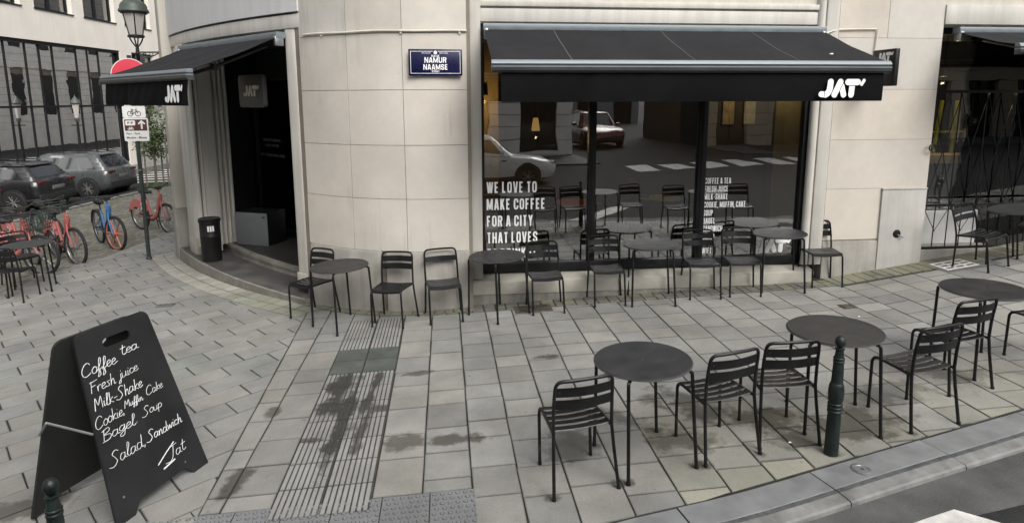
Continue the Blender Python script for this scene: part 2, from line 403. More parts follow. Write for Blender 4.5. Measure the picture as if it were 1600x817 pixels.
# ------------------------------------------------------------------ 2-D shapes and writing
def text2d(s, h=1.0, w=None, bold=0.0, shear=0.0, xs=1.0):
    cu = bpy.data.curves.new('lettering', 'FONT'); cu.body = s; cu.size = 1.0; cu.offset = bold; cu.shear = shear; cu.resolution_u = 3
    o = bpy.data.objects.new('lettering', cu); COL.objects.link(o)
    dg = bpy.context.evaluated_depsgraph_get(); me = bpy.data.meshes.new_from_object(o.evaluated_get(dg))
    vs = [(v.co.x, v.co.y) for v in me.vertices]; fs = [tuple(p.vertices) for p in me.polygons]
    bpy.data.objects.remove(o); bpy.data.curves.remove(cu); bpy.data.meshes.remove(me)
    x0 = min(v[0] for v in vs); x1 = max(v[0] for v in vs); y0 = min(v[1] for v in vs); y1 = max(v[1] for v in vs)
    cap = 0.73
    k = h/cap if s.upper() == s and not any(c in s for c in ',Q&') else h/cap
    kx = (w/(x1-x0)) if w else k*xs
    return [((x-x0)*kx, y*k) for x, y in vs], fs, (x1-x0)*kx
def put2d(mb, vf, M4, mi=0, dx=0, dy=0, dz=0):
    vs, fs = vf[0], vf[1]
    old = mb.M; mb.M = M4; mb.add([(x+dx, y+dy, dz) for x, y in vs], fs, mi); mb.M = old
def ribbon2d(pts, w, k=1, seg=7):
    P = smooth_line([Vector((p[0], p[1], 0)) for p in pts], k) if k > 1 else [Vector((p[0], p[1], 0)) for p in pts]
    n = len(P); L = []; Rr = []
    for i in range(n):
        t = (P[min(i+1,n-1)]-P[max(i-1,0)]).normalized(); nn = Vector((-t.y, t.x, 0))
        L.append(P[i]+nn*w/2); Rr.append(P[i]-nn*w/2)
    t0 = (P[1]-P[0]).normalized(); t1 = (P[-1]-P[-2]).normalized()
    def cap(c, t, sgn):
        a = math.atan2(t.y, t.x); return [c+Vector((math.cos(a+sgn*R_(90)-sgn*R_(180)*j/seg), math.sin(a+sgn*R_(90)-sgn*R_(180)*j/seg), 0))*w/2 for j in range(1, seg)]
    loop = L + cap(P[-1], t1, 1) + Rr[::-1] + [c for c in cap(P[0], -t0, 1)]
    return [(p.x, p.y) for p in loop], [tuple(range(len(loop)))]
def clip(poly, a, n):                                  # keep side where (p-a).n >= 0
    out = []; m = len(poly)
    for i in range(m):
        p, q = poly[i], poly[(i+1)%m]
        dp = (p[0]-a[0])*n[0]+(p[1]-a[1])*n[1]; dq = (q[0]-a[0])*n[0]+(q[1]-a[1])*n[1]
        if dp >= 0: out.append(p)
        if (dp >= 0) != (dq >= 0):
            t = dp/(dp-dq); out.append((p[0]+(q[0]-p[0])*t, p[1]+(q[1]-p[1])*t))
    return out
def jat_logo(mb, M4, h, mi=0, dz=0.0):
    """the cafe's rounded stencil wordmark, height h"""
    old = mb.M; mb.M = M4
    def piece(pts, w, k=1, cl=()):
        v, f = ribbon2d(pts, w, k)
        for (p, nn) in cl: v = clip(v, p, nn)
        mb.add([(a_*h, b_*h, dz) for a_, b_ in v], [tuple(range(len(v)))], mi)
    dA = Vector((.30,.675)).normalized(); nA = Vector((dA.y,-dA.x))
    piece([(.645,.835),(.625,.50),(.575,.33),(.47,.205),(.36,.165),(.20,.165)], .33, 3, [((.345,0),(1,0))])
    piece([(.16,.19),(.36,.165)], .31, 1, [((.31,0),(-1,0))])
    piece([(.90,.16),(1.20,.835)], .32)
    pA = Vector((.90,.16))+nA*(.16+.03)
    piece([(1.28,.62),(1.42,.155)], .31, 1, [(tuple(pA), tuple(nA))])
    piece([(1.63,.82),(2.19,.82)], .33)
    piece([(1.88,.75),(1.85,.16)], .32, 1, [((0,.62),(0,-1))])
    piece([(2.41,.70),(2.53,.91)], .17)
    mb.M = old
BLK = {'O':(1,[[(0,.2),(0,.8),(.13,.96),(.38,1),(.62,1),(.87,.96),(1,.8),(1,.2),(.87,.04),(.62,0),(.38,0),(.13,.04),(0,.2)]]),
 'C':(1,[[(1,.66),(1,.8),(.87,.96),(.62,1),(.38,1),(.13,.96),(0,.8),(0,.2),(.13,.04),(.38,0),(.62,0),(.87,.04),(1,.2),(1,.34)]]),
 'G':(1,[[(1,.68),(1,.8),(.87,.96),(.62,1),(.38,1),(.13,.96),(0,.8),(0,.2),(.13,.04),(.38,0),(.62,0),(.87,.04),(1,.2),(1,.48)],[(1.1,.46),(.5,.46)]]),
 'S':(1,[[(1,.70),(1,.82),(.87,.96),(.62,1),(.38,1),(.13,.96),(0,.82),(0,.70),(.13,.57),(.87,.42),(1,.29),(1,.18),(.87,.04),(.62,0),(.38,0),(.13,.04),(0,.18),(0,.30)]]),
 'U':(1,[[(0,1.2),(0,.2),(.13,.04),(.38,0),(.62,0),(.87,.04),(1,.2),(1,1.2)]]),'J':(.8,[[(1,1.2),(1,.2),(.87,.04),(.6,0),(.3,0),(.1,.04),(0,.2),(0,.3)]]),
 'A':(1.08,[[(-.03,-.2),(.46,1.2)],[(1.03,-.2),(.54,1.2)],[(.2,.22),(.8,.22)]]),'D':(1,[[(0,-.2),(0,1.2)],[(0,1),(.5,1),(.85,.96),(1,.8),(1,.2),(.85,.04),(.5,0),(0,0)]]),
 'B':(1,[[(0,-.2),(0,1.2)],[(0,1),(.6,1),(.9,.94),(.95,.78),(.88,.60),(.6,.53),(0,.53)],[(.6,.53),(.9,.47),(1,.27),(.92,.07),(.65,0),(0,0)]]),
 'P':(.95,[[(0,-.2),(0,1.2)],[(0,1),(.6,1),(.92,.95),(1,.76),(.92,.54),(.6,.46),(0,.46)]]),'R':(1,[[(0,-.2),(0,1.2)],[(0,1),(.6,1),(.92,.95),(1,.77),(.92,.57),(.6,.50),(0,.50)],[(.62,.55),(1,-.2)]]),
 'E':(.82,[[(0,-.2),(0,1.2)],[(0,1),(1,1)],[(0,.5),(.88,.5)],[(0,0),(1,0)]]),'F':(.80,[[(0,-.2),(0,1.2)],[(0,1),(1,1)],[(0,.5),(.85,.5)]]),'H':(1,[[(0,-.2),(0,1.2)],[(1,-.2),(1,1.2)],[(0,.5),(1,.5)]]),
 'I':(0,[[(0,-.2),(0,1.2)]]),'K':(1.02,[[(0,-.2),(0,1.2)],[(.1,.30),(.95,1.25)],[(.35,.62),(1,-.25)]]),'L':(.78,[[(0,-.2),(0,1.2)],[(0,0),(1,0)]]),
 'M':(1.5,[[(0,-.2),(0,1.2)],[(1,-.2),(1,1.2)],[(.02,1.1),(.5,0)],[(.98,1.1),(.5,0)]]),'N':(1.08,[[(0,-.2),(0,1.2)],[(1,-.2),(1,1.2)],[(.0,1.15),(1,-.15)]]),'T':(.9,[[(-.1,1),(1.1,1)],[(.5,-.2),(.5,.9)]]),
 'V':(1.08,[[(-.05,1.25),(.47,-.2)],[(1.05,1.25),(.53,-.2)]]),'W':(1.7,[[(-.03,1.25),(.25,-.2)],[(.5,1.2),(.27,-.2)],[(.5,1.2),(.73,-.2)],[(1.03,1.25),(.75,-.2)]]),'X':(1,[[(0,-.2),(1,1.2)],[(1,-.2),(0,1.2)]]),
 'Y':(1.04,[[(-.05,1.25),(.5,.42)],[(1.05,1.25),(.5,.42)],[(.5,.5),(.5,-.2)]]),
 '&':(1.1,[[(1.05,-.05),(.2,.68),(.15,.86),(.3,.98),(.55,1),(.75,.88),(.70,.70),(.12,.36),(.02,.18),(.15,.03),(.45,0),(.75,.1),(1.0,.45)]]),',':(0,[[(0,.06),(-.2,-.25)]]),'-':(.45,[[(-.2,.42),(1.2,.42)]]),'/':(.8,[[(0,-.2),(1,1.2)]]),' ':(.12,[])}
def block_text(mb, txt, M4, h, w, x=0.0, y=0.0, z=0.0, sw=.152, mi=0, cw=.44):
    """bold condensed capitals, every bar its own flat piece a hair apart in depth"""
    gap = .12
    tot = sum(BLK[c][0]*(cw-sw)+sw+gap if c != ' ' else .22 for c in txt)-gap
    k = w/(tot*h); cx = 0; old = mb.M; mb.M = M4
    for c in txt:
        if c == ' ': cx += .22; continue
        a, st = BLK[c]; W = a*(cw-sw)
        for i, P_ in enumerate(st):
            pts = [(cx+sw/2+px*(W if W else .001 if c == 'I' else .2), sw/2+py*(1-sw)) for px, py in P_]
            n = len(pts); closed = pts[0] == pts[-1]; Lf = []; Rt = []
            for j in range(n):
                p0 = pts[j-1] if j else (pts[-2] if closed else pts[0]); p1 = pts[j+1] if j < n-1 else (pts[1] if closed else pts[-1])
                d0 = Vector((pts[j][0]-p0[0], pts[j][1]-p0[1])); d1 = Vector((p1[0]-pts[j][0], p1[1]-pts[j][1]))
                t = ((d0.normalized() if d0.length else d1.normalized())+(d1.normalized() if d1.length else d0.normalized())).normalized()
                nn = Vector((-t.y, t.x)); dd = d1 if d1.length else d0; cs = max(.6, nn.dot(Vector((-dd.y, dd.x)).normalized())); q = sw/2/cs
                Lf.append((pts[j][0]+nn.x*q, pts[j][1]+nn.y*q)); Rt.append((pts[j][0]-nn.x*q, pts[j][1]-nn.y*q))
            for j in range(n-1):
                q = [Lf[j], Lf[j+1], Rt[j+1], Rt[j]]
                if c != ',': q = clip(q, (0,0), (0,1))
                if len(q) > 2: q = clip(q, (0,1), (0,-1))
                if len(q) > 2: mb.add([(x+a_*h*k, y+b_*h, z+i*.0003) for a_, b_ in q], [tuple(range(len(q)))], mi)
        cx += W+sw+gap
    mb.M = old
GL = {'C':(.85,[[(.8,.8),(.6,1),(.3,.9),(.06,.5),(.12,.1),(.4,-.02),(.8,.15)]]),'o':(.5,[[(.25,.5),(.05,.3),(.12,.03),(.35,.02),(.48,.25),(.36,.48),(.25,.5),(.55,.38)]]),
 'f':(.42,[[(0,.05),(.3,.5),(.42,.9),(.3,1),(.2,.6),(.12,-.1),(.0,-.42),(.25,-.32),(.22,.05),(.5,.22)]]),'e':(.45,[[(.02,.2),(.38,.33),(.32,.5),(.12,.42),(.05,.15),(.2,0),(.5,.12)]]),
 't':(.42,[[(.22,.95),(.14,.2),(.25,0),(.45,.1)],[(0,.6),(.42,.66)]]),'a':(.55,[[(.42,.45),(.15,.48),(.03,.2),(.15,0),(.38,.15),(.44,.48),(.42,.1),(.6,.05)]]),
 'F':(.62,[[(.14,1),(.1,0)],[(0,.92),(.72,1)],[(.12,.52),(.5,.58)]]),'r':(.42,[[(.05,.45),(.1,0),(.12,.3),(.28,.48),(.42,.4)]]),'s':(.42,[[(.4,.46),(.14,.44),(.28,.24),(.33,.06),(.02,.02)]]),
 'h':(.52,[[(.12,1),(.08,0),(.12,.3),(.3,.5),(.38,.35),(.4,0),(.55,.06)]]),'j':(.36,[[(.27,.5),(.2,-.3),(.0,-.38),(.1,-.15),(.4,.1)],[(.28,.7),(.31,.72)]]),
 'u':(.55,[[(.05,.5),(.06,.1),(.22,0),(.4,.2),(.43,.5),(.42,.08),(.57,.04)]]),'i':(.25,[[(.1,.48),(.08,.05),(.26,.06)],[(.13,.68),(.16,.70)]]),'c':(.42,[[(.4,.42),(.15,.48),(.03,.2),(.18,0),(.44,.1)]]),
 'M':(.85,[[(0,-.05),(.12,1),(.36,.35),(.66,1),(.76,0)]]),'l':(.32,[[(.03,.15),(.3,.85),(.17,1),(.09,.2),(.2,0),(.36,.1)]]),'k':(.48,[[(.12,1),(.08,0)],[(.4,.5),(.12,.25),(.46,.02)]]),
 '-':(.42,[[(.05,.3),(.38,.33)]]),'S':(.75,[[(.72,.85),(.45,1),(.2,.8),(.38,.5),(.52,.15),(.2,-.12),(-.15,-.02)]]),'n':(.52,[[(.05,.48),(.08,0),(.12,.32),(.3,.5),(.38,.3),(.4,0),(.54,.05)]]),
 'B':(.68,[[(.14,.95),(.08,0)],[(-.02,.85),(.45,1),(.52,.72),(.14,.52),(.6,.38),(.5,.02),(-.02,-.04)]]),'g':(.5,[[(.42,.45),(.15,.48),(.03,.22),(.2,.05),(.4,.3),(.44,.48),(.38,-.3),(.1,-.4),(.08,-.2),(.55,.1)]]),
 'p':(.52,[[(.07,.5),(.04,-.42)],[(.07,.4),(.3,.5),(.45,.25),(.3,.02),(.07,.1)]]),'d':(.6,[[(.4,.42),(.15,.48),(.03,.2),(.2,0),(.42,.2),(.5,1),(.45,.1),(.62,.05)]]),
 'w':(.62,[[(.02,.5),(.12,.02),(.28,.42),(.4,.02),(.6,.5)]]),'J':(.7,[[(.1,.92),(.85,1)],[(.55,.98),(.42,.1),(.15,-.2),(-.3,-.15)]]),'.':(.3,[[(.1,.08),(.14,.09)]]),',':(.3,[[(.12,.08),(.05,-.12)]]),' ':(.4,[])}
def handwrite(mb, s, M4, x, y, h, ang=0, r=0.0042, w=None, slant=0.18):
    tot = sum(GL[c][0] for c in s); kx = (w/tot) if w else h
    ca, sa = math.cos(ang), math.sin(ang); cx = 0
    old = mb.M; mb.M = M4
    for c in s:
        adv, strokes = GL[c]
        for st in strokes:
            pts = []
            jy = rng.uniform(-.04,.04)
            for (a, b) in st:
                px = (cx+a)*kx+b*h*slant; py = (b+jy)*h
                pts.append((x+px*ca-py*sa, y+px*sa+py*ca, 0.001))
            pp = smooth_line(pts, 4) if len(pts) > 2 else [Vector(p) for p in pts]
            rr = [r*rng.uniform(0.8,1.15) for _ in pp]
            mb.tube(pp, rr, 5)
        cx += adv
    mb.M = old

# ------------------------------------------------------------------ ground, road, pavement
KERB = [(-9,2.75),(-3,3.02),(-1.0,3.12),(0.1,3.28),(0.78,3.47),(1.45,3.66),(2.45,4.02),(3.68,4.455),(5.5,5.10),(9,6.33),(14,8.1)]
def kerb_n(i):
    a = Vector((*KERB[max(i-1,0)],0)); b = Vector((*KERB[min(i+1,len(KERB)-1)],0)); t = (b-a).normalized(); return t, Vector((t.y, -t.x, 0))
def kerb_pts(d, k=6):
    base = [Vector((*KERB[i],0))+kerb_n(i)[1]*d for i in range(len(KERB))]
    return smooth_line(base, k)
def area(p): return abs(sum(p[i][0]*p[(i+1)%len(p)][1]-p[(i+1)%len(p)][0]*p[i][1] for i in range(len(p))))/2
def kerb_planes():
    out = []
    K = [Vector((*p,0)) for p in KERB]
    for i in range(len(K)-1):
        t = (K[i+1]-K[i]).normalized(); n = Vector((-t.y, t.x, 0)); out.append((K[i]+n*0.012, n))
    return out
KP = kerb_planes()
# road sheet, reaching to the horizon
mb = MB()
xs = [-600,-200,-80,-40,-20,-16,-14,-12,-9,-6,-3,0,2,4.3,5,6,7,8,10,14,30,80,200,600]
ys = [-600,-200,-80,-30,-10,-6,-3,0,2,3,4,5,5.3,5.8,6.3,6.8,7.2,8,10,14,20,30,40,80,200,600]
vs = [(x, y, gz(x,y)-0.045) for y in ys for x in xs]
nx = len(xs)
mb.add(vs, [(j*nx+i, j*nx+i+1, (j+1)*nx+i+1, (j+1)*nx+i) for j in range(len(ys)-1) for i in range(nx-1)])
T(build('road', mb, M['asphalt'], smooth=0), kind='structure')
# pavement bed (joint sand) from kerb back edge to under the buildings
mb = MB()
kb = kerb_pts(0.0)
kl = [Vector((p.x, p.y, gz(p.x,p.y)-0.004)) for p in kb]
rows = []
for t in np.linspace(0, 1, 28):
    rows.append([Vector((p.x, p.y+(24-p.y)*t, gz(p.x, p.y+(24-p.y)*t)-0.005)) for p in kl])
rows = [[p for p in r if p.x >= -7.75] for r in rows]
for a, b in zip(rows[:-1], rows[1:]): mb.strip(a, b)
T(build('pavement_bed', mb, M['joint'], smooth=0), kind='structure')

RIB_S0, RIB_S1 = -1.49, -0.85
A45 = R_(44); U = Vector((math.cos(A45), math.sin(A45), 0)); V = Vector((-U.y, U.x, 0)); ORG = Vector((-4.58, 5.22, 0))
tiles = MB()
def tile(poly, base, gap=0.006, lift=0.0, vs=.06, ugap=None, ring=(.006,.013)):
    c = (sum(p[0] for p in poly)/len(poly), sum(p[1] for p in poly)/len(poly))
    # inset for the joint
    n = len(poly)
    sgn = 1 if sum(poly[i][0]*poly[(i+1)%n][1]-poly[(i+1)%n][0]*poly[i][1] for i in range(n)) > 0 else -1
    q = poly
    for i in range(n):
        a, b = poly[i], poly[(i+1)%n]; t = Vector((b[0]-a[0], b[1]-a[1])); 
        if t.length < 1e-5: continue
        t.normalize(); nn = Vector((-t.y, t.x))*sgn
        g_ = ugap if (ugap and abs(t.x*U.x+t.y*U.y) > .93) else gap
        q = clip(q, (a[0]+nn.x*g_, a[1]+nn.y*g_), nn)
        if len(q) < 3: return
    for (a, nn) in KP:
        q = clip(q, a, nn)
        if len(q) < 3: return
    if area(q) < 0.0012: return
    q = [(p[0]+rng.gauss(0,.0016), p[1]+rng.gauss(0,.0016)) for p in q]
    v = rng.gauss(0, vs); w = rng.gauss(0, 0.004)
    col = tuple(max(0.05, base[k]*(1+v)+w*(1, 0.3, -0.9)[k]*0.5) for k in range(3))
    tiles.cc = col
    dz = rng.uniform(0.000, 0.003)+lift; tx, ty = rng.gauss(0, 0.0018), rng.gauss(0, 0.0018)
    top = [Vector((p[0], p[1], gz(p[0],p[1])+dz+(p[0]-c[0])*tx+(p[1]-c[1])*ty)) for p in q]
    bot = [p-Vector((0,0,0.012)) for p in top]
    m = len(q); inn = []
    for p in top: 
        d = Vector((c[0]-p.x, c[1]-p.y, 0)); k_ = rng.uniform(*ring); inn.append(p + d.normalized()*k_ + Vector((0,0,0.0015)) if d.length > 0.03 else p)
    tiles.add(inn, [tuple(range(m))]); k2 = rng.uniform(.64,.86); tiles.cc = tuple(x*k2 for x in col)
    tiles.add(inn+top+bot, [(i,(i+1)%m,m+(i+1)%m,m+i) for i in range(m)]+[(m+i,m+(i+1)%m,2*m+(i+1)%m,2*m+i) for i in range(m)])
GREY = (0.234, 0.232, 0.218); WARM = (0.248, 0.243, 0.221)
BND_A = Vector((-2.6, 7.57, 0)); BND_B = Vector((-2.0, 3.56, 0)); BT = (BND_B-BND_A).normalized(); BN = Vector((-BT.y, BT.x, 0))   # points to +x side
if BN.x < 0: BN = -BN
STRIP0 = 0.27
# region facing the shop: columns square to the facade, staggered slabs of mixed length
s_edges = [-2.75,-2.43,-2.12,-1.81,RIB_S0]
s2 = [RIB_S1,-0.52,-0.19,0.13,0.45,0.79,1.125,1.46]
while s2[-1] < 11: s2.append(s2[-1]+rng.uniform(0.32,0.36))
cols = [(RIB_S0,RIB_S1-.32),(RIB_S0+.32,RIB_S1)]+[(s_edges[i], s_edges[i+1]) for i in range(len(s_edges)-1)] + [(s2[i], s2[i+1]) for i in range(len(s2)-1)]
for (a, b) in cols:
    o = -1.2 + rng.uniform(0, 0.3)
    while o < 6.0:
        L = rng.choice([0.26,0.30,0.34,0.36,0.40,0.44]); lo, hi = o, o+L; o = hi
        q = [fw(a,lo,0), fw(b,lo,0), fw(b,hi,0), fw(a,hi,0)]; poly = [(p.x,p.y) for p in q]
        lim = STRIP0 if a > -0.6 else -1.2
        if a > 4.6: lim = 0.30-0.0
        if abs(a-RIB_S0) < .01 or abs(a-RIB_S0-.32) < .01:
            poly = clip(poly, fw(0,.262,0), -FN) if lo < 3 else clip(poly, fw(0,4.22,0), FN)
            if len(poly) < 3: continue
        ep = fw(0, lim, 0); poly = clip(poly, ep, FN)
        if len(poly) < 3: continue
        if b <= RIB_S0+0.01 and a < RIB_S0-.01:
            poly = clip(poly, BND_A, BN)
            if len(poly) < 3: continue
        if a < -0.3:                                   # stop at the blister strip
            e2 = fw(0, 3.86, 0); q1 = clip(poly, e2, -FN); e3 = fw(0, 4.22, 0); q2 = clip(poly, e3, FN)
            pols = [x for x in (q1, q2) if len(x) > 2]
        else: pols = [poly]
        base = [GREY[k]*0.93 + 0 for k in range(3)] if rng.random() < 0.5 else ([WARM[k] for k in range(3)] if rng.random() < 0.55 else [GREY[k]*1.08 for k in range(3)])
        kd = (o-L/2) - 2.75 + max(0, (a-2.2)*.16)
        if a > .9 and kd > 0: f_ = min(1, kd*.8)*rng.uniform(.4,1); base = [base[0]*(1+.09*f_), base[1]*(1+.075*f_), base[2]*(1-.06*f_)]
        for pl_ in pols: tile(pl_, base)
# region of the side street corner: running bond at 45 degrees
for r in range(-14, 34):
    v0 = r*0.285; off = (0.24 if r % 2 else 0)+rng.uniform(-.03,.03)
    u0 = -8
    u = u0*0.48+off
    while u < 6.5:
        L = 0.48; q = [ORG+U*u+V*v0, ORG+U*(u+L)+V*v0, ORG+U*(u+L)+V*(v0+0.285), ORG+U*u+V*(v0+0.285)]; u += L
        poly = clip([(p.x,p.y) for p in q], BND_A, -BN)
        if len(poly) < 3: continue
        poly = clip(poly, (-7.62, 0), (1, 0.0))
        if len(poly) < 3: continue
        c = (sum(p[0] for p in poly)/len(poly), sum(p[1] for p in poly)/len(poly))
        rad = math.hypot(c[0]-ARC_C.x, c[1]-ARC_C.y)
        if rad < ARC_R+0.10 and c[1] > 7.3 and c[0] > -6.1: continue
        if c[1] > 14.2: continue
        base = GREY if rng.random() < 0.75 else WARM
        band = abs((c[1]-5.95)-(c[0]+3.4)*0.02)
        if band < 0.22: base = (0.215,0.222,0.205)
        tile(poly, base, gap=0.0055, vs=.04, ugap=.0042, ring=(.004,.009))
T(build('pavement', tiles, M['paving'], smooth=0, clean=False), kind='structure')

# small pavers along the foot of the shop wall and the curved step
mb = MB(); 
tiles = mb
s = -0.62
while s < 7.8:
    L = rng.uniform(0.10, 0.17); 
    for (o0, o1) in ((-0.02, 0.085), (0.085, 0.18), (0.18, 0.27)):
        q = [fw(s,o0,0), fw(s+L,o0,0), fw(s+L,o1,0), fw(s,o1,0)]
        if s > 4.7: 
            q = [fw(s,o0-.2,0), fw(s+L,o0-.2,0), fw(s+L,o1-.02,0), fw(s,o1-.02,0)]
        green = rng.random() < (0.75 if s > 4.4 else 0.25)
        tile([(p.x,p.y) for p in q], (0.19,0.185,0.13) if green else (0.14,0.137,0.122), lift=0.003)
    s += L
T(build('wall_foot_pavers', mb, M['paving'], smooth=0, clean=False), kind='structure')
mb = MB(); tiles = mb
th = 214.0
while th < 238.0:
    dth = rng.uniform(0.9, 1.25)
    for (r0, r1) in ((0.0, 0.20), (0.20, 0.40)):
        q = [arc(th, r0), arc(th+dth, r0), arc(th+dth, r1), arc(th, r1)]
        tile([(p.x,p.y) for p in q], (0.36,0.345,0.30) if th < 231 else (0.27,0.275,0.22), lift=0.009)
    th += dth
WXY = [(-2.75,8.17),(-2.63,8.08),(-2.3,7.87),(-1.99,7.72),(-1.62,7.60),(-1.29,7.555),(-.97,7.56),(-.70,7.60),(-.49,7.625)]
WL = smooth_line([Vector((x,y,0)) for x, y in WXY], 5)
def off_line(L, d):
    out = []
    for i, p in enumerate(L):
        t = (L[min(i+1,len(L)-1)]-L[max(i-1,0)]).normalized(); out.append(p+Vector((t.y, -t.x, 0))*d)
    return out
for i in range(0, len(WL)-2, 2):
    for (d0, d1) in ((0.02, 0.10), (0.10, 0.19)):
        a0 = off_line(WL, d0); a1 = off_line(WL, d1)
        tile([(a0[i].x,a0[i].y),(a0[i+2].x,a0[i+2].y),(a1[i+2].x,a1[i+2].y),(a1[i].x,a1[i].y)], (0.20,0.20,0.155), lift=0.014)
T(build('step_edge_pavers', mb, M['paving'], smooth=0, clean=False), kind='structure')

# tactile guide strip: ribbed tiles with two pairs of dark plates
mb = MB(); bars = MB()
o = 0.27; row = 0
while o < 3.84:
    L = 0.31
    for c in range(2):
        a = RIB_S0+c*0.32; b = a+0.32
        if 1.13 <= o+0.15 <= 1.73:
            bars.M = Matrix.Identity(4)
        q = [gs(a+.003,o+.003,.001), gs(b-.003,o+.003,.001), gs(b-.003,o+L-.003,.001), gs(a+.003,o+L-.003,.001)]
        mb.poly(q)
        if not (1.10 <= o+0.15 <= 1.74):
            for k in range(8):
                s0 = a+0.010+k*0.0382; s1 = s0+0.026
                p = [gs(s0,o+.008,.001),gs(s1,o+.008,.001),gs(s1,o+L-.010,.001),gs(s0,o+L-.010,.001)]
                p += [v+Vector((0,0,0.006)) for v in p]; bars.hexa(p)
    o += L
T(build('tactile_paving', mb, M['rib_base'], smooth=0), kind='structure')
T(build('tactile_ribs', bars, M['rib'], smooth=0), kind='structure')
for i, (cs, co) in enumerate(((-1.33,1.355),(-1.01,1.355),(-1.33,1.665),(-1.01,1.665))):
    mb = MB()
    w = 0.152
    q = [gs(cs-w,co-w+.005,.004),gs(cs+w,co-w+.005,.004),gs(cs+w,co+w-.005,.004),gs(cs-w,co+w-.005,.004)]
    mb.hexa(q+[p+Vector((0,0,0.005)) for p in q])
    for k in range(-4,5):
        s0 = cs-w+0.012; s1 = cs+w-0.012; oo = co+k*0.031
        q = [gs(s0,oo-.006,.009),gs(s1,oo-.006,.009),gs(s1,oo+.006,.009),gs(s0,oo+.006,.009)]
        mb.hexa(q+[p+Vector((0,0,0.003)) for p in q])
    o_ = build('access_cover', mb, mat('green_cast_plate', (0.075,0.085,0.075), 0.7, 0.1, var=0.3, scale=6) if i == 0 else bpy.data.materials['green_cast_plate'], smooth=0)
    T(o_, ['dark green ribbed ground plate, nearer the wall on the left half of the tactile strip','dark green ribbed ground plate, nearer the wall on the right half of the tactile strip',
           'dark green ribbed ground plate, nearer the road on the left half of the tactile strip','dark green ribbed ground plate, nearer the road on the right half of the tactile strip'][i], 'ground plate', 'dark plates set in the tactile strip')
# blister tiles towards the crossing
mb = MB()
s = -2.33
while s < -0.2:
    q = [gs(s+.004,3.865,.001),gs(s+.306,3.865,.001),gs(s+.306,4.215,.001),gs(s+.004,4.215,.001)]
    mb.hexa([p-Vector((0,0,.01)) for p in q]+q)
    for i in range(6):
        for j in range(7):
            p = gs(s+0.03+i*0.05+(0.025 if j % 2 else 0)*0.6, 3.89+j*0.05, 0.001)
            mb.lathe([(0.0165,0.0),(0.0155,0.0008),(0.012,0.0009)], 8, (p.x,p.y,p.z), 1, cap=False); mb.lathe([(0.012,0.0008),(0.010,0.0045),(0.0,0.005)], 8, (p.x,p.y,p.z))
    s += 0.31
T(build('blister_paving', mb, [M['blister'], M['rib_base']], smooth=40), kind='structure')
# kerb stones
mb = MB()
def kp(u, d):                                          # u metres along the kerb
    return Vector((0,0,0))
KL = kerb_pts(0.0, 8); KLn = []
for i, p in enumerate(KL):
    t = (KL[min(i+1,len(KL)-1)]-KL[max(i-1,0)]).normalized(); KLn.append(Vector((t.y,-t.x,0)))
cum = [0]
for i in range(1, len(KL)): cum.append(cum[-1]+(KL[i]-KL[i-1]).length)
def kat(u, d, dz):
    u = min(max(u, 0), cum[-1]-1e-4)
    i = max(j for j in range(len(cum)-1) if cum[j] <= u); t = (u-cum[i])/(cum[i+1]-cum[i])
    p = KL[i].lerp(KL[i+1], t)+KLn[i].lerp(KLn[i+1], t)*d
    return Vector((p.x, p.y, gz(p.x,p.y)+dz))
i0 = min(range(len(KL)), key=lambda i: (KL[i]-Vector((1.05,3.55,0))).length); u_ref = cum[i0]
edges = [u_ref + k*1.02 for k in range(-9, 11)]
for u0 in edges:
    a, b = u0+0.005, u0+1.02-0.005
    us = [a+(b-a)*t/4 for t in range(5)]
    jz = rng.uniform(-.003,.003)
    secs = [(0.004,0.0),(0.200,0.0),(0.206,-0.003),(0.238,-0.003),(0.243,-0.002),(0.322,-0.010),(0.335,-0.020),(0.340,-0.050),(0.340,-0.16),(0.004,-0.16)]
    ids = [0,0,2,2,1,1,1,0,0,0]
    L = [[kat(u,d,dz+jz) for u in us] for d, dz in secs]
    n = 5; k = len(L); vs = [p for l in L for p in l]
    for aa in range(k):
        bb = (aa+1) % k
        mb.add([*L[aa], *L[bb]], [(i,i+1,n+i+1,n+i) for i in range(n-1)], ids[aa])
    mb.add([l[0] for l in L], [tuple(range(k))]); mb.add([l[-1] for l in L], [tuple(range(k-1,-1,-1))])
    # drag lines in the groove
    for g in (0.209,0.219,0.229):
        mb.solid_strip([[kat(u,g,-0.003+jz) for u in us],[kat(u,g+.004,-0.003+jz) for u in us],[kat(u,g+.004,0.0005+jz) for u in us],[kat(u,g,0.0005+jz) for u in us]], 2)
T(build('kerb', mb, [M['bluestone'],M['bluestone_worn'],M['groove']], smooth=25, clean=True), kind='structure')
mb = MB()
us = [u_ref-8+0.3*k for k in range(52)]
jag = [0.72+0.05*math.sin(k*1.7)+0.03*rng.uniform(-1,1) for k in range(52)]
mb.strip([kat(u,0.33,-0.040) for u in us], [kat(u,jag[k],-0.041) for k, u in enumerate(us)])
T(build('gutter', mb, M['gutter'], smooth=0), kind='structure')
mb = MB()
for dx, dy in ((0,0),):
    q = [(2.20+dx,3.30+dy),(2.45+dx,3.395+dy),(2.70+dx,3.48+dy),(4.1+dx,2.43+dy),(3.6+dx,2.25+dy)]
    mb.poly([G(x,y,-.040) for x, y in q])
T(build('crossing_stripes', mb, M['road_paint'], smooth=0), kind='structure')

